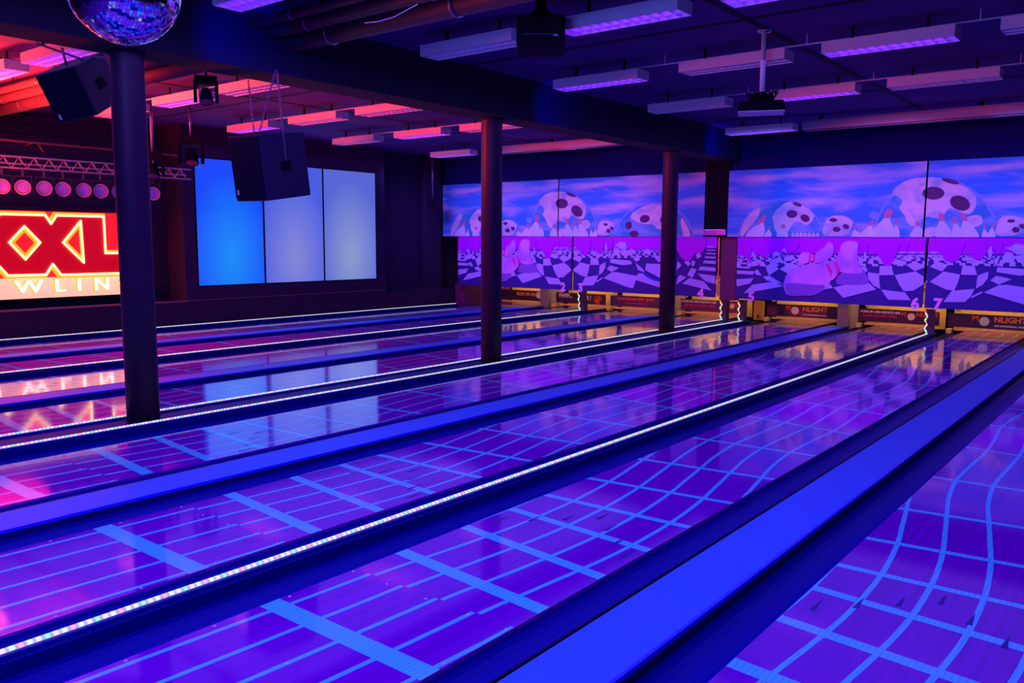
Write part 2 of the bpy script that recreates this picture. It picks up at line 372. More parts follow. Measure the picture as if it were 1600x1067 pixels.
# ------------------------------------------------------------------ dividers, caps and led strips
def cap_divider(x0, x1, y1, label, lx=None):
    """wide division board between two lanes: bright blue top, dark sides"""
    root = empty('lane_divider', ((x0 + x1) / 2, .2, 0)); tag(root, label, 'lane divider', 'flat blue dividers between lanes')
    z = .045
    s = MB(); s.box(x0 + .01, x1 - .012, .2, y1, -.09, z - .012); part(s, 'side_board', M['capside'], root)
    s = MB(); s.box(x0 + .05, x1 - .02, .2, y1, z - .012, z); part(s, 'top_panel', M['cap'], root, bevel=.004)
    s = MB(); s.box(x1 - .02, x1 - .006, .2, y1, z - .022, z - .001); part(s, 'edge_trim', M['edge'], root)
    s = MB(); s.box(x0 + .008, x0 + .022, .2, y1, -.01, .012); s.box(x0 + .030, x0 + .042, .2, y1, z - .012, z - .002); part(s, 'side_rail', M['rail'], root)
    return root
gap = lambda a, bq: (LL[a] + W + G, LL[bq] - G)
cap_divider(*gap(7, 8), 17.2, 'wide bright blue divider running beside the nearest lane')
cap_divider(*gap(5, 6), 17.2, 'bright blue divider between the lanes numbered 5 and 6')
cap_divider(*gap(3, 4), 17.2, 'bright blue divider just behind the row of pillars')
cap_divider(*gap(1, 2), 17.2, 'thin looking bright blue divider closest to the side wall')
def led_divider(xa, xb, strips, y1, label, name='lane_divider', ys=16.5):
    root = empty(name, ((xa + xb) / 2, .2, 0)); tag(root, label, 'lane divider', 'dark dividers carrying led strips')
    s = MB(); s.box(xa, xb, .2, y1, -.09, .045); part(s, 'divider_board', M['capside'], root)
    for c in strips:
        s = MB(); s.box(c - .032, c + .032, .2, min(y1, ys), .045, .062); part(s, 'strip_rail', M['gutter'], root)
    return root
def led_strip(x, y1, label, y0=.2):
    root = empty('led_strip', (x, y0, .062)); tag(root, label, 'led strip', 'led strips along the dividers')
    s = MB(); s.box(x - .016, x + .016, y0, y1, .062, .066); part(s, 'backing', M['white'], root)
    s = MB()
    prof = [(-.0145, 0), (-.012, .009), (0, .013), (.012, .009), (.0145, 0)]
    for k in range(4):
        (a, za), (c, zc) = prof[k], prof[k + 1]
        s.poly([(x + a, y0, .066 + za), (x + c, y0, .066 + zc), (x + c, y1, .066 + zc), (x + a, y1, .066 + za)], 0, True)
    part(s, 'led_lens', M['led'], root)
    return root
a, c = gap(6, 7); led_divider(a, c, [(a + c) / 2], 16.9, 'dark divider under the led strip between lanes 6 and 7'); led_strip((a + c) / 2, 16.45, 'bright led strip crossing the foreground between lanes 6 and 7'); X67 = (a + c) / 2
a, c = gap(4, 5); led_divider(a, c, [-7.55, -7.11], 16.9, 'wide dark divider the round pillars stand on'); led_strip(-7.11, 16.55, 'led strip passing in front of the pillars'); led_strip(-7.55, 16.55, 'led strip passing behind the pillars')
a, c = gap(2, 3); led_divider(a, c, [(a + c) / 2], 16.9, 'dark divider under the led strip between lanes 2 and 3'); led_strip((a + c) / 2, 16.5, 'led strip ending by the numbers 2 and 3'); X23 = (a + c) / 2
led_divider(-14.995, LL[1] - G, [-14.72], 16.07, 'dark ledge between the first lane and the side wall'); led_strip(-14.72, 16.07, 'farthest led strip, along the foot of the side wall')
# beyond lane 8
x8 = LL[8] + W + G; led_divider(x8, x8 + .13, [x8 + .065], 16.5, 'dark divider beyond the nearest lane'); led_strip(x8 + .065, 16.45, 'led strip beyond the nearest lane')

# ------------------------------------------------------------------ pillars
for i, (y, lab) in enumerate(((3.79, 'thick round dark pillar nearest the camera, beside the red sign'), (8.74, 'middle round pillar with a red lit edge'), (13.74, 'farthest round pillar, before the number 4'))):
    root = empty('pillar', (-7.35, y, .045)); tag(root, lab, 'pillar', 'round pillars under the beam')
    s = MB(); s.lathe([(0, 0.0), (.142, 0.0), (.142, 3.25)], (-7.35, y, .045), 40); part(s, 'shaft', M['pillar'], root)
    s = MB(); s.lathe([(.142, 3.235), (.155, 3.235), (.155, 3.263), (0, 3.263)], (-7.35, y, .045), 40); part(s, 'top_collar', M['beam'], root)

# ------------------------------------------------------------------ kickbacks with climbing led strips
def kickback(x0, x1, z1, mt, label, led=True, y0=16.55, lean=0.0):
    root = empty('kickback_block', ((x0 + x1) / 2, y0, .0)); tag(root, label, 'kickback', 'kickback blocks at the lane ends')
    s = MB()
    zb = .046 if led else -.08
    pr = [Vector((x0, y0, zb)), Vector((x1, y0, zb)), Vector((x1 - lean, y0, z1)), Vector((x0 - lean, y0, z1))]
    s.prism(pr, (0, .14 if led else 18.26 - y0, 0)); part(s, 'block', mt, root, bevel=.008)
    if led:
        s = MB(); n = 14
        for k in range(n):
            za, zb = .05 + (z1 - .08) * k / n, .05 + (z1 - .08) * (k + 1) / n
            wa, wb = .018 * math.sin(k * 1.3), .018 * math.sin((k + 1) * 1.3)
            s.obox((x0 + .02 + (wa + wb) / 2 - lean * k / n, y0 - .008, (za + zb) / 2), (.026, 0, 0), (0, .01, 0), (wb - wa, 0, zb - za + .002))
        part(s, 'climbing_led_strip', M['ledv'], root)
    return root
kickback(X67 - .07, X67 + .07, .50, M['kick'], 'dark kickback block with a wavy led strip below numbers 6 and 7')
kickback(-7.60, -7.46, .50, M['kick'], 'dark kickback block under the magenta column, led strip on its front')
kickback(-7.20, -7.065, .50, M['kick'], 'dark kickback block with led strip beside the orange panel')
kickback(X23 - .07, X23 + .09, .52, M['kick'], 'dark kickback block below the numbers 2 and 3', lean=.04)
for (a, c, lab) in ((*gap(5, 6), 'pale violet kickback at the end of the divider between lanes 5 and 6'), (*gap(3, 4), 'pale violet kickback at the end of the divider behind the pillars'),
                    (*gap(1, 2), 'pale violet kickback at the end of the farthest blue divider'), (*gap(7, 8), 'pale violet kickback at the end of the nearest blue divider')):
    kickback(a + .06, c - .14, .56, M['kickpale'], lab, led=False, y0=17.5)
kickback(-14.995, -14.66, .56, M['redwood'], 'dark reddish kickback block against the side wall', led=False, y0=16.35)

# ------------------------------------------------------------------ pins, pinsetters, sweep boards
PINP = [(.0, 0), (.026, 0), (.0265, .01), (.036, .05), (.0525, .095), (.060, .13), (.056, .165), (.040, .21), (.026, .245), (.0235, .262), (.0235, .275), (.028, .31), (.0325, .34), (.028, .365), (.016, .378), (0, .381)]
pinmesh = None
def add_pin(x, y, z, label, group):
    global pinmesh
    if pinmesh is None:
        s = MB(); s.lathe(PINP, (0, 0, 0), 14, mis=[0] * 8 + [1] + [0, 1] + [0] * 4); o = s.build('bowling_pin', [M['pin'], M['pinred']]); pinmesh = o.data
    else:
        o = bpy.data.objects.new('bowling_pin', pinmesh); COL.objects.link(o)
    o.location = (x, y, z); tag(o, label, 'bowling pin', group); return o
ADS = {5: ['moon'], 6: ['white', 'moon2'], 7: ['moon'], 4: ['white'], 3: ['red'], 2: ['cker'], 1: ['red1'], 8: ['moon']}
M['ad'] = mat('ad_board_dark', (0.045, 0.012, 0.10), .35)
M['adpurple'] = mat('ad_board_purple', (0.10, 0.01, 0.22), .35)
M['adred'] = mat('ad_red', (1.0, 0.10, 0.02), .5); M['adorange'] = mat('ad_orange', (1.0, 0.32, 0.02), .5)
M['adwhite'] = mat('ad_white', (0.9, 0.8, 1.0), .5); M['admag'] = mat('ad_magenta', (0.65, 0.02, 0.35), .5)
GLOW = (1.0, 0.62, 0.22)
for n in range(1, 9):
    xc = LL[n] + W / 2; xa, xb = LL[n] - G + .01, LL[n] + W + G - .01
    root = empty('pinsetter', (xc, 17.75, 0)); tag(root, f'pinsetter with lit sweep board at the end of lane {NUM[n]}' if n not in (1, 8) else ('pinsetter with sweep board at the end of the lane by the side wall' if n == 1 else 'pinsetter with sweep board ending the nearest lane'), 'pinsetter', 'pinsetters behind the masks')
    s = MB(); s.box(xa, xb, 17.72, 17.75, .115, .375); part(s, 'sweep_board', M['adpurple'] if n in (3, 4) else M['ad'], root)
    s = MB(); s.box(xa + .12, xb - .03, 17.68, 17.78, .045, .085); part(s, 'sweep_lip', M['cream'], root, bevel=.01)
    s = MB(); s.box(xa, xb, 18.28, 18.30, .0, 1.3); part(s, 'pit_curtain', M['pit'], root)
    s = MB(); s.box(xa, xb, 16.9, 18.28, .96, .98); s.box(xa + .05, xb - .05, 17.0, 17.9, .90, .96)
    part(s, 'pin_table', M['pit'], root)
    s = MB(); s.box(xa + .02, xa + .10, 17.5, 17.7, .001, .09); part(s, 'side_bracket', M['cream'], root, bevel=.01)
    s = MB(); s.box(xa + .15, xa + .22, 17.6, 17.65, .42, .47); part(s, 'side_bracket', M['cream'], root, bevel=.01)
    # ad print
    yb = 17.717
    def tx(body, size, x, z, mt, sx=1.0, off=.0):
        o = text_mesh(body, size, 'ad_lettering', mt, facing_y(x, yb, z), root, sx=sx, root=root, offset=off); o['label'] = 'printed lettering on the sweep board'; return o
    def disc(x, z, r):
        s = MB(); s.poly([(x + r * math.cos(t), yb - .001, z + r * math.sin(t)) for t in [2 * PI * k / 20 for k in range(20)]])
        o = part(s, 'ad_disc', M['adwhite'], root); o['label'] = 'pale round disc printed on the sweep board'
    k = ADS[n][0]
    if k == 'moon':
        x = xa + .62
        tx('M', .14, x - .15, .295, M['adred'], 1.0, .004); disc(x, .25, .085); tx('NLIGHT', .14, x + .42, .29, M['adorange'], 1.05, .004)
        tx('DIN BOWLINGHAL I BYEN', .035, x + .42, .175, M['adwhite'], 1.2, .002)
    if n == 6:
        tx('HVEM ER DEN BEDSTE HER', .06, xa + .42, .315, M['adwhite'], 1.05, .003); tx('KOM OG SPIL MED', .06, xa + .42, .235, M['admag'], 1.3, .002)
        tx('M', .12, xa + .86, .295, M['adred'], 1.0, .003); disc(xa + 1.0, .26, .07); tx('NLIGHT', .11, xa + 1.29, .305, M['adred'], 1.0, .003)
    if k == 'white' and n == 4:
        tx('HVEM ER DEN BEDSTE HER', .06, xa + .46, .325, M['adwhite'], 1.2, .003); tx('KOM OG SPIL MED', .06, xa + .5, .24, M['admag'], 1.5, .002); disc(xa + 1.27, .27, .06); tx('NLIGHT', .09, xa + 1.42, .30, M['adred'], .6, .003)
    if k == 'red':
        tx('KOM OG HAV DET SJOVT', .09, xa + .72, .30, M['adred'], 1.0, .003); tx('BOWLING FOR ALLE', .05, xa + .72, .2, M['admag'], 1.3, .002)
    if k == 'cker':
        tx('MHMM...', .15, xa + .30, .30, M['adwhite'], .75, .005); tx('CKER !', .15, xa + .90, .27, M['adwhite'], .8, .006)
        s = MB()
        for q in range(5): s.tube([(xa + 1.28 + .11 * math.cos(t) * (1 - q * .12), yb - .003, .26 + .07 * math.sin(t + q) - .015 * q) for t in [2 * PI * j / 10 for j in range(10)]], .009, 4, closed=True)
        o = part(s, 'ad_scribble', M['adred'], root); o['label'] = 'red scribble printed on the sweep board'
    if k == 'red1':
        tx('KOM OG SPIL', .12, xa + .95, .28, M['adorange'], .9, .005); disc(xa + 1.36, .27, .09)
    # pins held by the pin table
    pitch = .3048
    for row in range(4):
        for q in range(row + 1):
            add_pin(xc + (q - row / 2) * pitch, 17.02 + row * pitch * .866 * .9, .515, f'white bowling pin with red neck bands, held over the end of lane {NUM[n]}' if n > 1 and n < 8 else ('white bowling pin held over the lane by the side wall' if n == 1 else 'white bowling pin held over the nearest lane'), f'bowling pins held above lane {NUM[n]}')
    light('AREA', 'pit_light', (xc, 16.55, .78), 2.8, GLOW, 1.2, (xc, 18.2, .1), sy=.12)
    light('AREA', 'pit_light', (xc, 17.95, .86), 9.0, GLOW, 1.2, (xc, 18.25, .2), sy=.1)
# orange panel beside lane five
root = empty('side_panel', (-7.19, 17.64, 0)); tag(root, 'orange lit panel beside the sweep board of lane 5', 'panel')
s = MB(); s.box(-7.31, -7.065, 17.62, 17.66, .0, .43); part(s, 'board', M['orange'], root, bevel=.02)
s = MB(); s.box(-7.2, -7.18, 17.58, 17.62, .05, .12); part(s, 'latch', M['black'], root)

# ------------------------------------------------------------------ masking units (printed panels)
def clip_poly(pts, x0, x1, z0, z1):
    for (ax, lim, sgn) in ((0, x0, 1), (0, x1, -1), (1, z0, 1), (1, z1, -1)):
        out = []
        for i in range(len(pts)):
            p, q = pts[i - 1], pts[i]; ip = (p[ax] - lim) * sgn >= 0; iq = (q[ax] - lim) * sgn >= 0
            if ip != iq:
                t = (lim - p[ax]) / (q[ax] - p[ax]); out.append((p[0] + (q[0] - p[0]) * t, p[1] + (q[1] - p[1]) * t))
            if iq: out.append(q)
        pts = out
        if len(pts) < 3: return []
    return pts
def conv(ox, oy, sc, pts, X0):
    out = []
    for (x, y) in pts:
        p = ony(ox + x / sc, oy + y / sc, YM); out.append((p.x - X0, p.z))
    return out
def rough(pts, amp=7, seed=1):
    rg = random.Random(seed); base = smooth_closed(pts, 3)
    return [(x + rg.uniform(-amp, amp) + amp * math.sin(i * .9), y + rg.uniform(-amp, amp) + amp * math.cos(i * .7)) for i, (x, y) in enumerate(base)]
def smooth_closed(pts, n=3):
    out = []; L = len(pts)
    for i in range(L):
        p0, p1, p2, p3 = pts[i - 1], pts[i], pts[(i + 1) % L], pts[(i + 2) % L]
        for k in range(n):
            f = k / n
            out.append(tuple(.5 * (2 * p1[a] + (p2[a] - p0[a]) * f + (2 * p0[a] - 5 * p1[a] + 4 * p2[a] - p3[a]) * f * f + (3 * p1[a] - p0[a] - 3 * p2[a] + p3[a]) * f ** 3) for a in (0, 1)))
    return out
def ell(cx, cy, rx, ry, rot=0, n=24):
    c, s_ = math.cos(rot), math.sin(rot)
    return [(cx + rx * math.cos(t) * c - ry * math.sin(t) * s_, cy + rx * math.cos(t) * s_ + ry * math.sin(t) * c) for t in [2 * PI * k / n for k in range(n)]]
UR, ULf = -7.33, -15.26          # left ends of the upper prints
LR, LLf = -7.11, -14.75          # left ends of the lower prints
US, LS = [], []                  # shapes in print coordinates: (points, material index)
def U3(pts, mi, sm=True): US.append((conv(1120, 220, 5.3333, smooth_closed(pts) if sm else pts, UR), mi))
def U4(pts, mi, sm=True): US.append((conv(1300, 220, 5.3333, smooth_closed(pts) if sm else pts, UR), mi))
def U2(pts, mi, sm=True): US.append((conv(900, 220, 5.3333, smooth_closed(pts) if sm else pts, ULf), mi))
def pinshape(x, y, w_, h, lean=0.0):      # x,y = centre of the base; returns body and head polygons
    pr = [(0, .5), (.12, .56), (.3, .5), (.45, .36), (.58, .2), (.66, .16), (.8, .19), (.9, .2), (.97, .14), (1, 0)]
    R_ = [(x + w_ * r + lean * t * h, y - t * h) for t, r in pr]; L_ = [(x - w_ * r + lean * t * h, y - t * h) for t, r in reversed(pr)]
    cut = 5
    body = R_[:cut + 1] + L_[len(L_) - cut - 1:]
    head = R_[cut:] + L_[:len(L_) - cut]
    return body, head
# materials idx upper: 0 sky,1 ball glass blue,2 ball white,3 hole,4 pin body,5 pin head,6 dark glass
def ball_parts(T, c, rx, ry, white, holes, extra=()):
    T(ell(c[0], c[1], rx, ry, n=40), 1, False)
    T(ell(c[0], c[1] + ry * .03, rx * .982, ry * .985, n=40), 7, False)
    for i_, wv in enumerate(white): T(rough(wv, rx * .011, i_) if i_ == 0 else smooth_closed(wv), 2, False)
    for e in extra: T(e, 6)
    for h in holes: T(ell(*h), 3, False)
# first ball
ball_parts(U3, (545, 845), 362, 365, [[(470, 620), (540, 545), (640, 505), (760, 560), (820, 640), (750, 700), (690, 670), (640, 690), (600, 750), (560, 790), (500, 770), (480, 700)],
     [(200, 760), (250, 650), (340, 560), (370, 580), (330, 660), (260, 740), (215, 800)]],
     [(675, 530, 40, 15, .35), (630, 610, 45, 33, 0), (740, 645, 40, 30, .4)], [[(360, 600), (440, 560), (470, 640), (480, 760), (400, 800), (370, 700)]])
ball_parts(U3, (1020, 775), 165, 158, [[(890, 720), (930, 645), (1030, 625), (1120, 650), (1140, 700), (1080, 780), (960, 790), (890, 780)]], [(975, 660, 33, 17, 0), (1080, 715, 28, 20, .3), (1003, 738, 33, 22, 0)])
U3(ell(1315, 622, 38, 34), 1, False); U3(ell(1310, 626, 28, 22), 2, False)
# big ball
ball_parts(U4, (870, 830), 525, 525, [[(500, 430), (600, 345), (780, 308), (950, 315), (1130, 400), (1200, 480), (1190, 560), (1130, 620), (990, 560), (940, 620), (870, 650), (780, 640), (690, 710), (640, 690), (610, 630), (560, 560), (590, 500)],
     [(1120, 640), (1230, 620), (1260, 680), (1190, 720), (1120, 700)], [(770, 740), (860, 720), (870, 790), (780, 800)]],
     [(990, 338, 76, 18, .25), (848, 437, 92, 54, 0), (1070, 520, 87, 60, .35)])
ball_parts(U4, (1490, 775), 165, 155, [[(1370, 720), (1410, 640), (1500, 625), (1600, 650), (1620, 700), (1540, 780), (1440, 790), (1370, 780)]], [(1495, 668, 33, 15, 0), (1590, 712, 28, 20, .3), (1535, 742, 33, 24, 0)])
U4(ell(360, 622, 38, 34), 1, False)
for (T, x, y, w_, h, ln) in ((U4, 410, 805, 170, 240, .32), (U4, 525, 805, 70, 150, .15), (U4, 715, 805, 110, 140, .05), (U4, 935, 805, 130, 205, -.12), (U4, 1055, 805, 90, 175, -.2), (U4, 1160, 805, 130, 205, -.35), (U4, 270, 805, 80, 140, .5), (U4, 1330, 805, 60, 120, .1), (U4, 1280, 805, 50, 100, -.1),
                             (U3, 310, 800, 130, 150, .5), (U3, 430, 800, 55, 85, .15), (U3, 550, 800, 90, 105, .1), (U3, 350, 800, 80, 180, .3), (U3, 1150, 800, 40, 90, .1), (U3, 1180, 800, 40, 70, 0), (U3, 1250, 800, 80, 140, .4)):
    bd, hd = pinshape(x, y, w_, h, ln); T(bd, 4, False); T(hd, 5, False)
for x in range(640, 860, 34): U3(ell(x, 790, 14, 26), 2, False)
# the last ball (seen at the other print)
ball_parts(U2, (655, 855), 340, 345, [[(460, 620), (560, 550), (680, 530), (740, 570), (760, 680), (700, 740), (640, 690), (600, 700), (520, 680)], [(880, 640), (920, 690), (960, 790), (900, 790)]],
     [(580, 650, 42, 32, -.2), (445, 705, 28, 35, .2), (490, 775, 38, 26, 0), (720, 660, 14, 22, 0)], [[(770, 700), (850, 640), (880, 760), (820, 800), (780, 780)]])

def D7(pts, mi, sm=False): LS.append((conv(1120, 380, 5.3333, smooth_closed(pts) if sm else pts, LR), mi))
def D8(pts, mi, sm=False): LS.append((conv(1300, 380, 5.3333, smooth_closed(pts) if sm else pts, LR), mi))
def D6(pts, mi, sm=False): LS.append((conv(900, 360, 5.3333, smooth_closed(pts) if sm else pts, LLf), mi))
# 0 base violet, 1 navy, 2 white squares, 3 pin lavender, 4 red band, 5 violet mid, 6 pin shade
D7([(-400, 110), (100, 105), (700, 80), (1300, 90), (2600, 90), (5000, 80), (5000, 700), (-400, 700)], 1)
_y = 98
for r in range(7):                     # small squares running to the horizon
    hh = 5 + r * 2.6; cw = 13 + r * 6.5; k = 0; xx = -60 + (r % 2) * cw
    while xx < 3300:
        bend = 5 * math.sin(xx / 170.0); LSQ = [(xx, _y + bend), (xx + cw, _y + bend), (xx + cw * 1.12, _y + hh + bend), (xx + cw * .12, _y + hh + bend)]
        LS.append((conv(1120, 380, 5.3333, LSQ, LR), 2)); xx += 2 * cw
    _y += hh
Q8 = [[(15, 368), (95, 455), (370, 385), (305, 325), (110, 345)], [(410, 385), (470, 470), (660, 475), (610, 410)], [(300, 240), (305, 300), (350, 355), (405, 380), (395, 300), (395, 255)],
      [(525, 265), (560, 340), (600, 400), (680, 395), (800, 320), (760, 275), (700, 235)], [(400, 190), (395, 265), (520, 265), (505, 225), (500, 185)], [(620, 180), (690, 232), (795, 195), (700, 155)],
      [(500, 165), (520, 180), (620, 180), (600, 145), (520, 140)], [(815, 195), (920, 235), (970, 180), (880, 150)], [(815, 320), (880, 275), (930, 235), (1070, 260), (1050, 330), (1020, 395), (950, 385)],
      [(1090, 185), (1075, 262), (1210, 265), (1200, 225), (1190, 190)], [(930, 490), (1000, 395), (1190, 380), (1160, 440), (1110, 490)], [(1200, 378), (1215, 270), (1305, 235), (1300, 290), (1260, 345)],
      [(1265, 410), (1400, 345), (1600, 390), (1760, 420), (1700, 530), (1600, 510)], [(1320, 310), (1390, 345), (1500, 300), (1370, 270)], [(1380, 200), (1370, 240), (1560, 270), (1700, 260), (1680, 220)],
      [(1165, 440), (1250, 400), (1255, 415), (1160, 460)], [(580, 130), (620, 150), (700, 125), (640, 105)], [(820, 120), (860, 150), (960, 140), (900, 115)], [(330, 130), (400, 150), (470, 130), (400, 105)],
      [(1090, 118), (1085, 145), (1180, 145), (1160, 115)], [(1150, 160), (1185, 180), (1290, 165), (1220, 140)], [(1420, 120), (1450, 75), (1500, 80), (1530, 120), (1510, 165), (1440, 160)], [(1520, 110), (1600, 90), (1690, 130), (1640, 170), (1550, 160)],
      [(1440, 40), (1500, 30), (1560, 50), (1520, 70)], [(220, 110), (260, 140), (255, 190), (225, 170)], [(270, 40), (285, 40), (290, 150), (270, 150)], [(240, 200), (280, 240), (300, 230), (280, 190)],
      [(1300, 60), (1330, 20), (1340, 90), (1310, 140)], [(1360, 130), (1400, 100), (1380, 170), (1350, 200)]]
for q in Q8: D8(q, 2)
for sgn in (-1, 1):           # floor squares fading with distance
    for r in range(3):
        for k in range(5): D8([(640 + sgn * 40 + k * 90 - r * 20, 40 + r * 28), (690 + sgn * 40 + k * 90 - r * 20, 46 + r * 28), (650 + sgn * 40 + k * 90 - r * 20, 58 + r * 28), (605 + sgn * 40 + k * 90 - r * 20, 52 + r * 28)], 2) if r else None
D7([(225, 418), (300, 345), (480, 320), (555, 360)], 2)
for q in ([(170, 360), (165, 300), (310, 290), (280, 335)], [(170, 255), (170, 225), (330, 235), (300, 262)], [(170, 205), (170, 190), (290, 195), (270, 212)], [(170, 170), (170, 158), (260, 162), (250, 176)], [(170, 140), (170, 130), (240, 134), (235, 145)],
          [(170, 112), (170, 104), (230, 106), (225, 115)], [(385, 280), (440, 268), (560, 345), (480, 325), (420, 310)], [(410, 190), (470, 160), (520, 215), (440, 268), (420, 230)], [(525, 215), (620, 160), (690, 190), (590, 250)], [(300, 150), (350, 130), (352, 180), (310, 195)],
          [(450, 140), (530, 118), (560, 150), (500, 168)], [(340, 215), (380, 270), (330, 262), (320, 235)], [(560, 130), (620, 100), (650, 130), (600, 150)], [(460, 90), (500, 70), (540, 95), (490, 110)], [(300, 70), (330, 100), (320, 130), (290, 100)], [(540, 60), (570, 40), (590, 80)],
          [(890, 385), (940, 333), (972, 372)]): D7(q, 2)
for q in ([(240, 395), (330, 345), (520, 380), (455, 470)], [(490, 410), (520, 360), (560, 355), (620, 405), (705, 430), (705, 475)], [(580, 330), (590, 275), (700, 280), (830, 300), (800, 400), (700, 395)], [(840, 450), (850, 395), (870, 370), (925, 390)],
          [(888, 442), (950, 395), (1070, 425), (1135, 503)], [(1015, 360), (1070, 365), (1172, 380), (1168, 447), (1085, 425)], [(1020, 330), (1040, 300), (1168, 310), (1168, 342)], [(1070, 250), (1168, 256), (1168, 280), (1060, 272)], [(1080, 215), (1168, 220), (1168, 234), (1075, 230)], [(1090, 185), (1168, 190), (1168, 200), (1088, 196)], [(1095, 158), (1168, 162), (1168, 172), (1093, 168)], [(1100, 130), (1168, 134), (1168, 142), (1098, 140)],
          [(930, 370), (965, 310), (1010, 325), (975, 395)], [(850, 255), (885, 290), (840, 335)], [(905, 265), (935, 245), (962, 278), (940, 300)], [(640, 205), (700, 215), (760, 260), (690, 262)], [(500, 270), (560, 320), (580, 350), (520, 330)], [(480, 240), (510, 205), (540, 240), (510, 262)], [(430, 170), (470, 150), (500, 180), (460, 200)], [(340, 120), (370, 90), (420, 100), (430, 150), (380, 160)], [(1000, 200), (1030, 180), (1050, 215), (1015, 240)], [(970, 250), (1000, 260), (985, 300), (965, 290)],
          [(720, 150), (780, 170), (760, 210), (710, 200)], [(560, 170), (600, 150), (640, 180), (590, 200)]): D6(q, 2)
D6([(560, 340), (600, 370), (660, 400), (720, 420), (720, 432), (650, 418), (590, 388), (555, 355)], 8)
# violet feet of the standing pins
for q in ([(340, -10), (560, -10), (550, 60), (510, 150), (490, 185), (440, 185), (420, 150), (370, 80)], [(880, -10), (1100, -10), (1085, 70), (1040, 150), (960, 150), (930, 120), (895, 60)], [(590, -10), (640, -10), (630, 40), (600, 50)], [(730, -10), (800, -10), (800, 90), (750, 60)], [(1150, -10), (1290, -10), (1260, 120), (1180, 130), (1160, 60)], [(1330, -10), (1420, -10), (1400, 90), (1360, 70)]): D8(q, 5, True)
for q in ([(180, -10), (290, -10), (280, 100), (290, 170), (250, 120), (200, 40)], [(310, -10), (470, -10), (440, 110), (370, 100)], [(570, -10), (690, -10), (660, 60), (600, 70)], [(1180, -10), (1260, -10), (1250, 70), (1210, 60)]): D7(q, 5, True)
D6([(840, 60), (1080, 60), (1060, 180), (1000, 190), (940, 260), (900, 240), (860, 190)], 5, True)
# fallen pins
D7([(680, 130), (720, 75), (800, 92), (812, 140), (700, 178)], 3, True); D7([(825, 90), (900, 30), (930, -10), (975, 20), (960, 110), (850, 168)], 3, True); D7([(775, 80), (792, 78), (785, 160), (765, 165)], 4); D7([(805, 95), (822, 92), (820, 160), (800, 160)], 4)
D7([(1040, 245), (1200, 200), (1270, 320), (1200, 345), (1100, 345), (1000, 335)], 6, True)
D7([(985, 160), (1020, 80), (1060, -10), (1172, -10), (1175, 60), (1180, 160), (1215, 240), (1130, 250), (1030, 235)], 3, True)
D7([(560, 330), (600, 240), (680, 195), (800, 170), (930, 178), (965, 240), (960, 300), (900, 380), (820, 430), (700, 437), (600, 432), (565, 380)], 3, True)
D7([(575, 345), (640, 330), (800, 345), (900, 350), (880, 395), (820, 430), (700, 437), (600, 432)], 6, True)
D7([(900, 165), (990, 150), (1030, 220), (975, 300), (950, 300), (955, 230)], 3, True); D7([(905, 168), (935, 170), (968, 230), (955, 285), (940, 240)], 4); D7([(975, 152), (1000, 160), (1032, 225), (995, 290), (1005, 225)], 4)

def printmat(name, col, col2=None, scale=(1, 1, 1), seed=0, lo=.45, hi=.62):
    mt = bpy.data.materials.new(name); mt.use_nodes = True; nt = mt.node_tree; b_ = nt.nodes['Principled BSDF']; b_.inputs['Roughness'].default_value = .55; b_.inputs['Specular IOR Level'].default_value = .2
    b_.inputs['Base Color'].default_value = (*col, 1)
    if col2:
        tc = nt.nodes.new('ShaderNodeTexCoord'); mp = nt.nodes.new('ShaderNodeMapping'); mp.inputs['Scale'].default_value = scale; mp.inputs['Location'].default_value = (seed, 0, seed)
        mp.inputs['Rotation'].default_value = (0, -.12, 0)
        n_ = nt.nodes.new('ShaderNodeTexNoise'); n_.inputs['Scale'].default_value = 1; n_.inputs['Detail'].default_value = 5; n_.inputs['Distortion'].default_value = .6
        cr = nt.nodes.new('ShaderNodeValToRGB'); cr.color_ramp.elements[0].position = lo; cr.color_ramp.elements[0].color = (*col, 1); cr.color_ramp.elements[1].position = hi; cr.color_ramp.elements[1].color = (*col2, 1)
        nt.links.new(tc.outputs['Object'], mp.inputs[0]); nt.links.new(mp.outputs[0], n_.inputs['Vector']); nt.links.new(n_.outputs['Fac'], cr.inputs[0]); nt.links.new(cr.outputs[0], b_.inputs['Base Color'])
    return mt
UM = [printmat('print_sky', (0.035, 0.24, .74), (.62, .50, .72), (.55, 1, 3.4), 3.1, .44, .70), printmat('print_ball_rim', (.20, .34, .74)), printmat('print_ball_white', (.30, .40, .60), (.72, .54, .64), (2.5, 1, 4), 1, .32, .56), printmat('print_hole', (.10, .02, .12)),
      printmat('print_pin', (.55, .60, .78), (.72, .68, .85), (3, 1, 3), 2), printmat('print_pin_head', (.55, .16, .32)), printmat('print_dark_glass', (.03, .30, .55)), printmat('print_ball_glass', (.03, .26, .55), (.20, .36, .72), (1.5, 1, 3), 5)]
LM = [printmat('print_violet', (.55, 0.0, 1.0)), printmat('print_navy', (.04, .02, .26)), printmat('print_white_square', (.50, .36, 1.0)), printmat('print_fallen_pin', (.75, .25, 1.0), (.5, .16, .95), (2, 1, 2), 1), printmat('print_red_band', (.8, .02, .35)),
      printmat('print_standing_pin', (.52, 0.0, .85)), printmat('print_pin_shade', (.25, .10, .60)), printmat('print_number', (1.0, .4, 1.0)), printmat('print_blue_arc', (.02, .05, .8))]
M['maskedge'] = mat('mask_edge', (.01, .008, .03), .6)
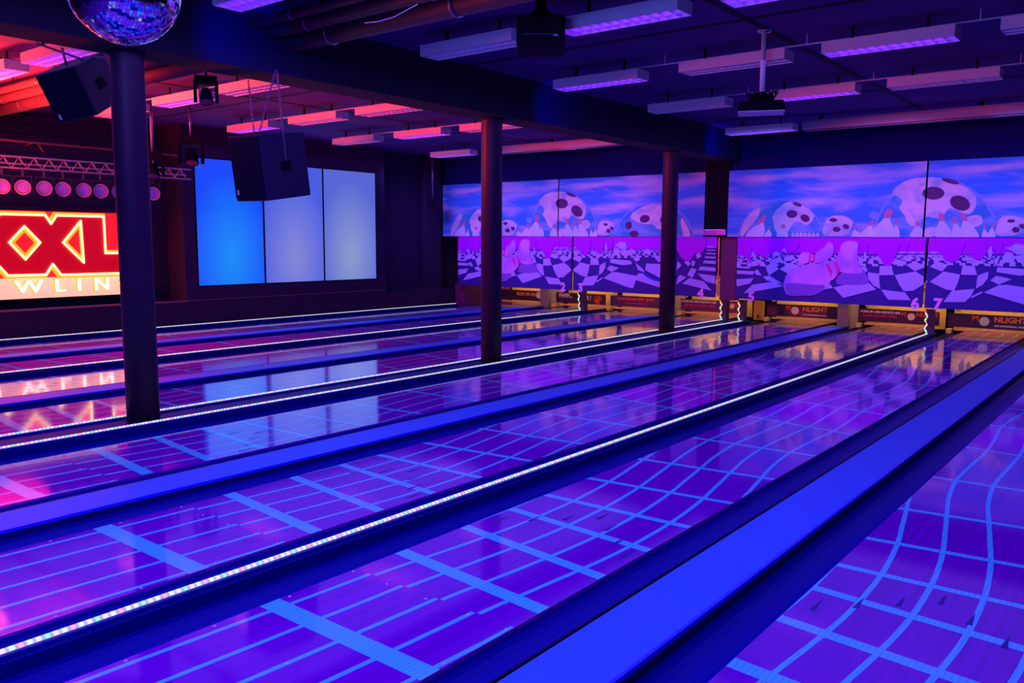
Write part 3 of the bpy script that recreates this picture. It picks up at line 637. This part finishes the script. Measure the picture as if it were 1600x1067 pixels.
def printed_panel(name, x0, x1, z0, z1, X0, shapes, mats, label, cat, group, y=YM, numbers=()):
    cx = (x0 + x1) / 2
    root = empty(name, (cx, y, z0)); tag(root, label, cat, group)
    s = MB(); s.box(x0, x1, y + .002, y + .035, z0, z1); part(s, 'backing_board', M['maskedge'], root)
    s = MB(); s.poly([(x0, y, z0), (x1, y, z0), (x1, y, z1), (x0, y, z1)], 0)
    for i, (pts, mi) in enumerate(shapes):
        q = clip_poly([(p[0] + X0, p[1]) for p in pts], x0, x1, z0, z1)
        if len(q) < 3: continue
        s.poly([(p[0], y - .0003 * (1 + i * .12), p[1]) for p in q], mi)
    s.v = [tuple(Vector(v) - root.location) for v in s.v]
    o = s.build('printed_sheet', mats, root, fix=False)
    # triangulate concave outlines properly and face the hall
    bm = bmesh.new(); bm.from_mesh(o.data)
    for f in bm.faces:
        if f.normal.y > 0: f.normal_flip()
    bmesh.ops.triangulate(bm, faces=bm.faces[:], ngon_method='EAR_CLIP'); bm.to_mesh(o.data); bm.free()
    for (txt, nx, nz) in numbers:
        t = text_mesh(txt, .27, 'lane_number', LM[7], facing_y(nx, y - .012, nz), root, root=root, offset=.012, extrude=.001); t['label'] = 'printed pale lane number ' + txt
    return root
ZS = 1.803
uparts = [(-15.26, -11.57, ULf, 'printed mask panel of sky and bowling balls nearest the side wall'), (-11.54, -7.85, ULf, 'printed mask panel of sky and balls between the two rear pillars'),
          (-7.33, -3.66, UR, 'printed sky and ball mask panel just right of the black column'), (-3.63, .08, UR, 'printed mask panel with the largest bowling ball')]
for (x0, x1, X0, lab) in uparts: printed_panel('masking_panel', x0, x1, ZS, 3.12, X0, US, UM, lab, 'masking panel', 'upper printed masking panels', y=YM - .03)
numpos = {n: None for n in range(2, 9)}
def npos(px, py): p = ony(px, py, YM); return (p.x, p.z)
lparts = [(-14.75, -11.17, LLf, 'lower checkered mask with the number 2', [('2', *npos(880, 449))]), (-11.13, -7.56, LLf, 'lower checkered mask with the numbers 3 and 4', [('3', *npos(907, 450)), ('4', *npos(1095, 459))]),
          (-7.11, -3.60, LR, 'lower checkered mask with the numbers 5 and 6', [('5', *npos(1174, 464)), ('6', *npos(1430, 475))]), (-3.56, .08, LR, 'lower checkered mask with the number 7', [('7', *npos(1465, 476))])]
for (x0, x1, X0, lab, nums) in lparts: printed_panel('masking_panel', x0, x1, .553, ZS - .003, X0, LS, LM, lab, 'masking panel', 'lower printed masking panels', numbers=nums)
# black column box between the upper panels, blue glowing box under it, magenta column
root = empty('column_casing', (-7.59, 16.3, 1.82)); tag(root, 'black casing between the two pairs of mask panels', 'casing')
s = MB(); s.box(-7.845, -7.335, 16.19, 16.5, 1.97, ZC); part(s, 'casing', M['black'], root)
s = MB(); s.box(-7.83, -7.345, 16.12, 16.19, 1.83, 1.955); part(s, 'shelf_box', mat('blue_shelf_box', (.02, .02, .6), .2), root, bevel=.006)
s = MB(); s.box(-7.80, -7.37, 16.11, 16.125, 1.935, 1.95); part(s, 'shelf_edge', M['adwhite'], root)
root = empty('column_post', (-7.33, 16.3, .5)); tag(root, 'dark magenta post between the lower checkered masks', 'post')
s = MB(); s.box(-7.50, -7.16, 16.28, 16.5, .50, 1.79); part(s, 'post', M['redwood'], root)
s = MB(); s.box(-7.545, -7.52, 16.24, 16.26, .56, 1.78); part(s, 'cable_pipe', M['steel'], root)

# ------------------------------------------------------------------ ceiling lights
def fixture(x, y, lit, label, zb=3.60, wdt=.27, L=1.22, y_on=None):
    root = empty('ceiling_light', (x, y, zb)); tag(root, label, 'ceiling light', 'louvred ceiling lights')
    h = .105; x0, x1, y0, y1 = x - L / 2, x + L / 2, y - wdt / 2, y + wdt / 2
    s = MB(); t = .006
    s.box(x0, x1, y0, y0 + t, zb, zb + h); s.box(x0, x1, y1 - t, y1, zb, zb + h); s.box(x0, x0 + t, y0 + t, y1 - t, zb, zb + h); s.box(x1 - t, x1, y0 + t, y1 - t, zb, zb + h)
    s.box(x0, x1, y0, y1, zb + h, zb + h + t)
    part(s, 'housing', M['white'], root)
    for dx in (-.35, .35):
        s = MB(); s.box(x + dx - .012, x + dx + .012, y - .012, y + .012, zb + h + t, ZC); part(s, 'hanger', M['seam'], root)
    s = MB()
    for yy in (y - .062, y + .062):
        s.tube([(x0 + .04, yy, zb + .062), (x1 - .04, yy, zb + .062)], .013, 8)
    part(s, 'tube', M['tube_on'] if lit else M['tube_off'], root)
    s = MB(); n = 12
    for yy in (y0 + t, y - .003, y1 - t - .006): s.box(x0 + t, x1 - t, yy, yy + .006, zb, zb + .045)
    for k in range(1, n):
        xx = x0 + L * k / n
        s.prism([Vector((xx - .002, y0 + t, zb + .002)), Vector((xx + .002, y0 + t, zb + .002)), Vector((xx + .024, y0 + t, zb + .045)), Vector((xx - .024, y0 + t, zb + .045))], (0, wdt - 2 * t, 0))
    part(s, 'louvre', M['louvre'], root)
    if lit: light('AREA', 'tube_glow_light', (x, y, zb + .09), 3.0, (.32, .02, 1.0), L - .12, (x, y, 0), sy=.16)
    return root
RN = ['nearest row', 'second row', 'third row', 'fourth row']
CR = ['beside the beam', 'second from the beam', 'third from the beam', 'farthest from the beam']
LITR = {(0, 0), (1, 1), (1, 2), (2, 0), (2, 2), (3, 1)}
for r, y in enumerate(ROWS):
    for c_, x in enumerate(COLR):
        if r == 0 and c_ > 0: continue
        fixture(x, y, (r, c_) in LITR, f'{"violet glowing" if (r, c_) in LITR else "unlit"} ceiling light over the near lanes, {RN[r]}, {CR[c_]}')
LITL = {(0, 2), (0, 1), (1, 1), (2, 0), (3, 1)}
CL = ['closest to the side wall', 'middle of its row', 'beside the beam']
for r, y in enumerate(ROWS):
    for c_, x in enumerate(COLL):
        if r == 3 and c_ == 2: x = -9.55
        fixture(x, y, (r, c_) in LITL, f'red lit ceiling light beyond the beam, {RN[r]}, {CL[c_]}')
fixture(-5.99, 14.45, True, 'violet glowing ceiling light above the mask right of the black column')
fixture(-13.2, 14.35, True, 'violet glowing ceiling light above the mask by the side wall')
# conduits that join the lights of a row
for i, y in enumerate(ROWS[1:]):
    s = MB(); s.tube([(-6.4, y, 3.74), (.2, y, 3.74)], .009, 6); 
    for xx in (-4.9, -3.25, -1.65): s.tube([(xx, y, 3.74), (xx, y, ZC)], .006, 5)
    tag(s.build('cable_conduit', M['white']), f'thin pale conduit linking the {RN[i + 1]} of ceiling lights over lanes 5 to 8', 'conduit')
    s = MB(); s.tube([(-13.6, y, 3.74), (-8.9, y, 3.74)], .009, 6)
    tag(s.build('cable_conduit', M['white']), f'thin conduit linking the {RN[i + 1]} of red lit ceiling lights', 'conduit')
s = MB(); s.tube([(-3.4, 9.35, 3.835), (.5, 9.35, 3.835)], .008, 6); tag(s.build('cable_conduit', M['steel']), 'thin cable pipe fixed flat against the ceiling', 'conduit')

# ------------------------------------------------------------------ projection screen housings
def screen_housing(x0, x1, label):
    root = empty('screen_housing', ((x0 + x1) / 2, 14.75, 3.6)); tag(root, label, 'projection screen', 'rolled projection screens above the masks')
    s = MB()
    pr = [(0, 0), (.11, 0), (.16, .04), (.16, .13), (.12, .16), (.02, .16), (0, .12)]
    s.prism([Vector((x0, 14.65 + a_, 3.62 + z_)) for a_, z_ in pr], (x1 - x0, 0, 0)); part(s, 'casing', M['screenbox'], root)
    s = MB(); s.tube([(x0 + .05, 14.70, 3.605), (x1 - .05, 14.70, 3.605)], .016, 8); part(s, 'bottom_bar', M['steel'], root)
    s = MB()
    for xx in (x0 + .3, (x0 + x1) / 2, x1 - .3): s.box(xx - .03, xx + .03, 14.70, 14.76, 3.78, ZC)
    part(s, 'ceiling_bracket', M['black'], root)
screen_housing(-12.6, -8.85, 'long rolled projection screen above the mask, lit pink, behind the middle pillar')
screen_housing(-5.34, .1, 'long rolled projection screen above the mask with the largest ball')

# ------------------------------------------------------------------ ducts under the ceiling
def duct(y, z, r, x0, x1, label):
    root = empty('air_duct', ((x0 + x1) / 2, y, z)); tag(root, label, 'duct', 'ducts running under the ceiling')
    s = MB(); s.tube([(x0, y, z), (x1, y, z)], r, 20); part(s, 'pipe', M['duct'], root)
    s = MB()
    xx = x0 + .6
    while xx < x1: s.tube([(xx - .012, y, z), (xx + .012, y, z)], r + .008, 20); xx += 1.6
    part(s, 'joint_band', M['steel'], root)
    s = MB(); xx = x0 + 1
    while xx < x1: s.box(xx - .01, xx + .01, y - .004, y + .004, z + r, ZC); xx += 2.0
    part(s, 'hanger', M['black'], root)
for (xa, xb, nm) in ((-15.6, -7.62, 'red lit side of the beam'), (-7.08, 4.0, 'dark side of the beam')):
    duct(5.35, 3.64, .10, xa, xb, f'widest sheet metal duct under the ceiling, {nm}')
    duct(5.08, 3.68, .065, xa, xb, f'middle metal duct under the ceiling, {nm}')
    duct(4.90, 3.72, .045, xa, xb, f'thinnest metal duct under the ceiling, {nm}')

# ------------------------------------------------------------------ loudspeakers
def chain(mb, a, c_, link=.035):
    a, c_ = Vector(a), Vector(c_); n = max(2, int((c_ - a).length / (link * .8))); d = (c_ - a).normalized()
    u = d.cross(Vector((0, 1, .1))).normalized(); v = d.cross(u).normalized()
    for k in range(n):
        p = a + (c_ - a) * ((k + .5) / n); w_ = u if k % 2 else v
        mb.tube([p + d * math.cos(t) * link * .55 + w_ * math.sin(t) * link * .28 for t in [2 * PI * j / 8 for j in range(8)]], .0038, 4, closed=True)
def speaker(corner, vv, wv, dv, lens, chains, label, tri=False):
    """corner = nearest bottom corner; vv down edge, wv edge that runs towards the corner, dv edge going away"""
    v, w_, d = vv.normalized() * lens[0], wv.normalized() * lens[1], dv.normalized() * lens[2]
    c0 = corner - v / 2 - w_ / 2 + d / 2
    root = empty('loudspeaker', c0); tag(root, label, 'loudspeaker', 'hanging black loudspeakers')
    s = MB(); s.obox(c0, w_, d, v); part(s, 'cabinet', M['navybox'], root, bevel=.012)
    s = MB(); s.obox(c0 - d * .51, w_ * .94, d.normalized() * .018, v * .93); part(s, 'grille', M['grille'], root, bevel=.006)
    s = MB(); q = c0 - d * .53 + v * .36 - w_ * .36; s.obox(q, w_.normalized() * .018, d.normalized() * .006, v.normalized() * .05); o = part(s, 'badge', M['adwhite'], root); o['label'] = 'small pale badge'
    s = MB(); s.obox(c0 + w_ * .505, d.normalized() * .14, w_.normalized() * .012, v.normalized() * .10); part(s, 'handle', M['black'], root)
    for (p, t) in chains:
        s = MB(); chain(s, p(c0, v, w_, d), t); part(s, 'chain', M['chain'], root)
    return root
p1 = onx(153, 180, -8.05)
speaker(p1, camvec(15.9, 58.6, 34.5), camvec(56.7, -11, -7.5), camvec(1.4, -46.1, 77.8), (.46, .40, .62),
        [(lambda c0, v, w_, d: c0 - v * .5 - w_ * .1, Vector((-7.58, 3.35, 3.3))), (lambda c0, v, w_, d: c0 - v * .5 + d * .45, Vector((-7.58, 3.9, 3.3))), (lambda c0, v, w_, d: c0 - v * .5 + w_ * .35, Vector((-7.58, 3.15, 3.3)))],
        'tilted black loudspeaker hanging on chains beside the nearest pillar')
p2 = onx(418, 314, -7.3)
_y, _t = math.radians(10), math.radians(8)
_w = Vector((math.cos(_y), math.sin(_y), 0)); _d = Vector((-math.sin(_y) * math.cos(_t), math.cos(_y) * math.cos(_t), math.sin(_t)))
sp2 = speaker(p2, _d.cross(_w), _w, _d, (.66, .43, .65),
        [(lambda c0, v, w_, d: c0 + w_ * .52 - v * .1 + d * .0, onx(433, 110, -7.09)), (lambda c0, v, w_, d: c0 - v * .5 - w_ * .4 + d * .0, Vector((-7.7, 5.2, ZC))), (lambda c0, v, w_, d: c0 - v * .5 + w_ * .2 - d * .3, onx(433, 110, -7.09) + Vector((0, -.02, 0)))],
        'large black loudspeaker hanging before the blue light panels')

# ------------------------------------------------------------------ mirror ball
bc = Vector((-4.747, 2.45, 3.083)); br = .30
root = empty('mirror_ball', bc); tag(root, 'mirror ball covered in small square mirrors, hanging above the nearest pillar', 'mirror ball')
M['mirror'] = mat('mirror_tile', (.92, .95, 1.0), .05, metal=1.0); M['grout'] = mat('tile_grout', (.02, .02, .06), .6)
s = MB(); s.lathe([(br * .975 * math.sin(t), -br * .975 * math.cos(t)) for t in [PI * k / 24 for k in range(25)]], bc, 32); part(s, 'core', M['grout'], root)
s = MB(); NR = 52
for i in range(NR):
    t0, t1 = PI * (i + .03) / NR, PI * (i + .97) / NR; tm = (t0 + t1) / 2
    nn = max(4, int(2 * PI * math.sin(tm) * NR / PI))
    for k in range(nn):
        a0, a1 = 2 * PI * (k + .06) / nn, 2 * PI * (k + .94) / nn
        q = [Vector((math.sin(t) * math.cos(a_), math.sin(t) * math.sin(a_), math.cos(t))) * br for (t, a_) in ((t0, a0), (t1, a0), (t1, a1), (t0, a1))]
        c_ = sum(q, Vector()) / 4; ax = Vector((random.uniform(-1, 1), random.uniform(-1, 1), random.uniform(-1, 1))).normalized(); R_ = Matrix.Rotation(random.gauss(0, .028), 3, ax)
        s.poly([bc + c_ + R_ @ (p - c_) for p in q])
o = part(s, 'mirror_tiles', M['mirror'], root); o['kind'] = 'stuff'
s = MB(); s.tube([bc + Vector((0, 0, br - .02)), bc + Vector((0, 0, br + .06))], .03, 12); s.tube([bc + Vector((0, 0, br + .05)), Vector((bc.x, bc.y, ZC))], .005, 6); s.tube([bc - Vector((0, 0, br - .01)), bc - Vector((0, 0, br + .012))], .008, 8); part(s, 'hanger', M['steel'], root)

# ------------------------------------------------------------------ moving head lamps, cameras, projectors
def moving_head(c, s_, label, zt, lens_mt):
    c = Vector(c); root = empty('moving_head_lamp', c); tag(root, label, 'stage lamp', 'stage lamps hanging from the ceiling')
    f = (CAM - c); f.z = 0; f.normalize(); rt = Vector((-f.y, f.x, 0))
    s = MB(); s.obox(c + Vector((0, 0, .42 * s_)), rt * .75 * s_, f * .55 * s_, Vector((0, 0, .28 * s_))); part(s, 'base', M['black'], root, bevel=.02 * s_)
    for sg in (-1, 1):
        s = MB(); s.obox(c + rt * sg * .36 * s_ + Vector((0, 0, .03 * s_)), rt * .12 * s_, f * .34 * s_, Vector((0, 0, .75 * s_))); part(s, 'yoke_arm', M['black'], root, bevel=.015 * s_)
    s = MB(); ax = (f * .5 + Vector((0, 0, -1))).normalized(); s.lathe([(0, -.26 * s_), (.17 * s_, -.24 * s_), (.22 * s_, 0), (.24 * s_, .24 * s_), (.20 * s_, .25 * s_)], c - Vector((0, 0, .12 * s_)), 20, axis=ax); part(s, 'lamp_head', M['black'], root)
    s = MB(); s.lathe([(.20 * s_, .235 * s_), (.1 * s_, .255 * s_), (0, .26 * s_)], c - Vector((0, 0, .12 * s_)), 20, axis=ax); part(s, 'lens', lens_mt, root)
    s = MB(); s.tube([c + Vector((0, 0, .5 * s_)), Vector((c.x, c.y, zt))], .018, 8); part(s, 'mount', M['steel'], root)
M['lensred'] = mat('red_glass', (.5, .02, .1), .1); M['lensdark'] = mat('dark_glass', (.06, .03, .15), .08)
moving_head(onx(322, 145, -7.72), .28, 'black moving head stage lamp hanging just past the nearest pillar', 3.84, M['lensred'])
moving_head(onx(299, 240, -12.6), .46, 'dark stage lamp hanging by the edge of the blue light panel', 3.84, M['lensred'])
moving_head(onx(239, 262, -12.6), .40, 'dark round stage lamp peeking out behind the nearest pillar', 3.84, M['lensdark'])
moving_head(onx(676, 320, -14.9), .26, 'small dark stage lamp on a rod beside the mask', 3.84, M['lensred'])
# large projector
c = onx(845, 45, -4.6); root = empty('projector', c); tag(root, 'large black projector hanging among the ceiling lights', 'projector')
f = (CAM - c); f.z = 0; f.normalize(); rt = Vector((-f.y, f.x, 0)); up = Vector((0, 0, 1))
s = MB(); s.obox(c + up * -.04 - f * .1, rt * .425, f * .45, up * .27); part(s, 'body', M['black'], root, bevel=.02)
s = MB(); s.obox(c + up * -.075 + f * .127, rt * .30, f * .012, up * .012); part(s, 'vent_slot', M['navybox'], root)
s = MB(); s.obox(c + up * -.085 + f * .13 + rt * .13, rt * .04, f * .012, up * .014); part(s, 'indicator_window', M['tube_off'], root)
s = MB(); s.lathe([(.12, 0), (.11, .06), (.05, .09), (.05, .5)], c + up * .09 - f * .1, 16); part(s, 'mount', M['black'], root)
root.location = c
# projector on a pole
c = Vector((-3.55, 8.55, 3.06)); root = empty('projector', c); tag(root, 'projector with pale underside hanging on a long pole', 'projector')
f = (CAM - c); f.z = 0; f.normalize(); rt = Vector((-f.y, f.x, 0))
s = MB(); s.prism([c + rt * (-.24) + f * .17 + up * -.03, c + rt * .24 + f * .17 + up * -.03, c + rt * .21 + f * .15 + up * .07, c + rt * (-.21) + f * .15 + up * .07], -f * .34); part(s, 'body', M['black'], root, bevel=.008)
s = MB(); s.obox(c + up * -.037, rt * .46, f * .32, up * .012); part(s, 'underside_plate', M['white'], root)
s = MB(); s.tube([c + up * .07, Vector((c.x, c.y, ZC))], .026, 12); s.lathe([(.07, 0), (.07, .015), (0, .015)], Vector((c.x, c.y, ZC - .016)), 16); part(s, 'pole', M['white'], root)
s = MB()
for k in range(5):
    ph = k * 1.3; r_ = .08 + .02 * k
    s.tube([c + up * (.12 + .05 * math.sin(2 * t + ph)) + rt * (math.cos(t + ph) * r_) + f * (.05 + math.sin(t) * .05) for t in [2 * PI * j / 14 for j in range(14)]], .007, 5, closed=True)
s.obox(c + up * .10, rt * .22, f * .16, up * .08)
part(s, 'cable_bundle', M['black'], root)
# fallen wire near the duct
s = MB(); s.tube([onz(570, 36, 3.40), onz(590, 34, 3.36), onz(615, 27, 3.37), onz(635, 16, 3.42), onz(652, 7, 3.50)], .003, 6); tag(s.build('loose_cable', M['white']), 'loose pale cable curving below the ceiling duct', 'cable')

# ------------------------------------------------------------------ lighting truss with par cans
tx_ = -14.0
root = empty('lighting_truss', (tx_, 5.5, 2.75)); tag(root, 'triangular lighting truss in front of the red sign', 'truss')
ya, yb = 1.5, 8.3
s = MB()
for (dx, z) in ((0, 2.75), (.0, 2.92), (-.17, 2.83)): s.tube([(tx_ + dx, ya, z), (tx_ + dx, yb, z)], .013, 8)
part(s, 'chords', M['trusspaint'], root)
s = MB(); y = ya; k = 0
while y + .1 < yb:
    a_, b_ = ((0, 2.75), (0, 2.92)) if k % 2 else ((0, 2.92), (0, 2.75))
    s.tube([(tx_ + a_[0], y, a_[1]), (tx_ + b_[0], y + .11, b_[1])], .006, 5)
    e_ = (-.17, 2.83); s.tube([(tx_, y, a_[1]), (tx_ + e_[0], y + .11, e_[1])], .006, 5)
    y += .11; k += 1
part(s, 'lacing', M['trusspaint'], root)
s = MB()
for y in (2.2, 4.8, 7.6): s.tube([(tx_, y, 2.92), (tx_ + .05, y, ZC)], .01, 6)
part(s, 'drop_wires', M['trusspaint'], root)
M['parlens'] = mat('par_lens', (.42, .26, .80), .35)
M['parblack'] = mat('par_can_paint', (.07, .012, .03), .3)
ys = [1.85, 2.15, 2.47, 2.75, 3.07, 3.36, 3.68, 3.96, 4.28, 4.62, 4.93, 5.20, 5.49, 5.80, 6.08, 6.40, 6.67, 6.97, 7.28, 7.56]
proto = None
def par_can(y, i):
    c = Vector((tx_ + .02, y, 2.47)); root = empty('par_can_lamp', c)
    tag(root, 'par can stage lamp with violet lens in the row hung under the truss', 'stage lamp', 'par can lamps under the truss')
    ax = Vector((1, -.45, -.12)).normalized()
    s = MB(); s.lathe([(0, -.17), (.05, -.17), (.078, -.08), (.096, .02), (.108, .10), (.108, .115), (.092, .115), (.092, .10)], c, 24, axis=ax); part(s, 'can', M['parblack'], root)
    s = MB(); s.lathe([(.105, .085), (.113, .09), (.113, .12), (.096, .122), (.096, .108)], c, 24, axis=ax); part(s, 'front_ring', M['trusspaint'], root)
    s = MB(); s.lathe([(.093, .102), (.06, .112), (0, .116)], c, 24, axis=ax); part(s, 'lens', M['parlens'], root)
    sd = ax.cross(Vector((0, 0, 1))).normalized()
    s = MB()
    s.obox(c + sd * .119, sd * .006, ax * .03, Vector((0, 0, .20)) + Vector((0, 0, 0))); s.obox(c - sd * .119, sd * .006, ax * .03, Vector((0, 0, .20)))
    s.obox(c + Vector((0, 0, .16)), sd * .244, ax * .035, Vector((0, 0, .008)))
    for sg in (-1, 1): s.obox(c + sd * .119 * sg + Vector((0, 0, .12)), sd * .006, ax * .03, Vector((0, 0, .085)))
    s.obox(c + Vector((0, 0, .213)), sd * .03, ax * .03, Vector((0, 0, .10)))
    part(s, 'yoke', M['parblack'], root)
    return root
for i, y in enumerate(ys):
    if i == 0: proto = par_can(y, i)
    else:
        o = proto.copy(); COL.objects.link(o); o.location = (tx_ + .02, y, 2.47)
        for ch in proto.children:
            c2 = ch.copy(); COL.objects.link(c2); c2.parent = o
# pipe rail
s = MB(); s.tube([(-14.9, 0, 3.27), (-14.9, 8.6, 3.24)], .02, 8); s.tube([(-14.9, 6.05, 3.25), (-15.5, 6.15, 3.25)], .015, 6); s.tube([(-14.9, 6.1, 3.25), (-14.9, 6.2, 3.1)], .01, 6)
tag(s.build('pipe_rail', mat('red_pipe', (.45, .06, .05), .4)), 'thin pipe running above the truss over the red sign', 'pipe')

# ------------------------------------------------------------------ neon sign
SX = -15.35
root = empty('neon_sign', (SX, 6.0, .67)); tag(root, 'large red and yellow neon sign reading XXL BOWLING on the side wall', 'neon sign')
M['signred'] = mat('sign_panel_red', (.75, .01, .008), .5, emit=(1, .004, .008), es=2.2)
M['signface'] = mat('sign_letter_red', (.45, .006, .012), .4, emit=(.8, .0, .008), es=.55)
M['signcream'] = mat('sign_panel_cream', (.9, .55, .4), .6, emit=(1.0, .42, .26), es=1.1)
M['neon'] = mat('neon_yellow', (.9, .8, .4), .4, emit=(1.0, .74, .22), es=3.0)
M['neonhalo'] = mat('neon_back_glow', (.9, .3, .02), .5, emit=(1.0, .26, .0), es=1.3)
M['neonwhite'] = mat('neon_white', (.95, .95, .8), .4, emit=(1.0, .93, .70), es=2.4)
s = MB(); s.box(SX - .22, SX, 3.0, 7.95, 1.02, 2.15); part(s, 'upper_panel', M['signred'], root)
s = MB(); s.box(SX - .22, SX, 3.0, 7.95, .67, 1.02); part(s, 'lower_panel', M['signcream'], root)
s = MB(); s.box(SX - .24, SX - .02, 2.97, 7.98, .64, .67); s.box(SX - .24, SX - .02, 2.97, 7.98, 2.15, 2.17); part(s, 'frame', M['black'], root)
outline = [(4.85, 2.085), (5.42, 2.085), (5.525, 1.94), (5.62, 2.085), (6.32, 2.085), (6.41, 1.94), (6.51, 2.085), (7.32, 2.085), (7.32, 1.43), (7.80, 1.43), (7.80, 1.06), (6.53, 1.06), (6.40, 1.25), (6.28, 1.07), (5.68, 1.07), (5.54, 1.25), (5.40, 1.07), (4.85, 1.07), (4.60, 1.07), (4.95, 1.58), (4.60, 2.085)]
dia = [(5.98, 1.89), (6.215, 1.62), (5.965, 1.335), (5.73, 1.62)]; tri = [(6.91, 2.0), (6.925, 1.265), (6.59, 1.62)]
s = MB(); s.prism([Vector((SX + .005, y, z)) for y, z in outline], (.05, 0, 0)); o = part(s, 'letter_face', M['signface'], root)
bm = bmesh.new(); bm.from_mesh(o.data); bmesh.ops.triangulate(bm, faces=[f for f in bm.faces if len(f.verts) > 4], ngon_method='EAR_CLIP'); bm.to_mesh(o.data); bm.free()
s = MB()
for q in (dia, tri):
    s = MB(); s.poly([Vector((SX + .058, y, z)) for y, z in q]); part(s, 'letter_opening', M['neonhalo'], root)
def shrink(q, f): cy = sum(p[0] for p in q) / len(q); cz = sum(p[1] for p in q) / len(q); return [(cy + (y - cy) * f, cz + (z - cz) * f) for y, z in q]
for q in (dia, tri):
    s = MB(); s.poly([Vector((SX + .060, y, z)) for y, z in shrink(q, .62)]); part(s, 'letter_opening', M['signred'], root)
def offs(q, d):      # outward mitred offset of a polygon listed clockwise in (y, z)
    out = []; n = len(q)
    for i in range(n):
        p0, p1, p2 = Vector(q[i - 1]), Vector(q[i]), Vector(q[(i + 1) % n]); e1 = (p1 - p0).normalized(); e2 = (p2 - p1).normalized()
        n1 = Vector((-e1.y, e1.x)); n2 = Vector((-e2.y, e2.x)); b_ = (n1 + n2); L_ = b_.length
        b_ = b_ / L_ if L_ > 1e-4 else n1; out.append(p1 + b_ * (d / max(.5, b_.dot(n1))))
    return out
s = MB()
for q, d in ((outline, .055),):
    o2 = offs(q, d)
    for i in range(len(q)):
        j = (i + 1) % len(q); s.poly([(SX + .002, *q[i]), (SX + .002, *q[j]), (SX + .002, *o2[j]), (SX + .002, *o2[i])])
part(s, 'glow_border', M['neonhalo'], root)
def tube_closed(q, nm, x, r, mt):
    s = MB()
    for i in range(len(q)):
        a_, c_ = Vector((x, *q[i])), Vector((x, *q[(i + 1) % len(q)])); d = (c_ - a_).normalized() * r * .6; s.tube([a_ - d, c_ + d], r, 8)
    return part(s, nm, mt, root)
tube_closed(outline, 'neon_outline', SX + .068, .018, M['neon']); tube_closed(dia, 'neon_diamond', SX + .072, .017, M['neon']); tube_closed(tri, 'neon_triangle', SX + .072, .017, M['neon'])
for ch, y in (('B', 4.55), ('O', 5.12), ('W', 6.0), ('L', 6.50), ('I', 6.83), ('N', 7.23), ('G', 7.68)):
    if ch == 'O': y = 5.32
    if ch == 'B': y = 4.75
    text_mesh(ch, .30, 'neon_letter', M['neonwhite'], facing_x(SX + .06, y, .865), root, extrude=.014, offset=.003, sx=1.25 if ch != 'W' else 1.45, root=root)
    t = text_mesh(ch, .30, 'letter_back', M['neonhalo'], facing_x(SX + .03, y, .865), root, extrude=.012, offset=.014, sx=1.25 if ch != 'W' else 1.45, root=root)
light('AREA', 'sign_glow_light', (-14.55, 5.2, 2.2), 30, (1, .06, .015), 4.6, (-14.55, 5.2, 4.0), sy=.3)

# ------------------------------------------------------------------ backlit window panels
def panelmat(name, c0, c1, cy, cz, ry, rz, es):
    mt = bpy.data.materials.new(name); mt.use_nodes = True; nt = mt.node_tree; b_ = nt.nodes['Principled BSDF']; b_.inputs['Base Color'].default_value = (.05, .05, .08, 1); b_.inputs['Roughness'].default_value = .3
    tc = nt.nodes.new('ShaderNodeTexCoord'); mp = nt.nodes.new('ShaderNodeMapping'); mp.inputs['Location'].default_value = (0, -cy / ry, -cz / rz); mp.inputs['Scale'].default_value = (0, 1 / ry, 1 / rz)
    gr = nt.nodes.new('ShaderNodeTexGradient'); gr.gradient_type = 'SPHERICAL'
    cr = nt.nodes.new('ShaderNodeValToRGB'); cr.color_ramp.elements[0].color = (*c0, 1); cr.color_ramp.elements[1].color = (*c1, 1)
    nt.links.new(tc.outputs['Object'], mp.inputs[0]); nt.links.new(mp.outputs[0], gr.inputs[0]); nt.links.new(gr.outputs[0], cr.inputs[0]); nt.links.new(cr.outputs[0], b_.inputs['Emission Color']); b_.inputs['Emission Strength'].default_value = es
    return mt
PN = [(8.97, 10.46, s2l((0, 70, 245)), s2l((0, 140, 240)), .25, 'bright blue backlit wall panel nearest the sign'), (10.51, 12.01, s2l((68, 92, 218)), s2l((130, 135, 205)), .25, 'lilac blue backlit wall panel, middle of three, partly behind the hanging loudspeaker'),
      (12.06, 13.56, s2l((85, 100, 205)), s2l((135, 155, 195)), .2, 'pale grey blue backlit wall panel farthest from the sign')]
for (ya, yb, c0, c1, oy, lab) in PN:
    root = empty('light_panel', (-15, (ya + yb) / 2, .79)); tag(root, lab, 'light panel', 'backlit panels on the side wall')
    s = MB(); s.box(-14.998, -14.985, ya - .02, yb + .02, .77, 3.26); part(s, 'frame', M['black'], root)
    s = MB(); s.box(-14.985, -14.975, ya, yb, .79, 3.24); part(s, 'diffuser', panelmat('backlit_panel', c0, c1, 0, .55, .95, 1.7, 1.0), root)
    light('AREA', 'panel_glow_light', (-14.95, (ya + yb) / 2, 2.0), 7, (.15, .4, 1), 1.4, (-8, (ya + yb) / 2, 1.8), sy=2.3)
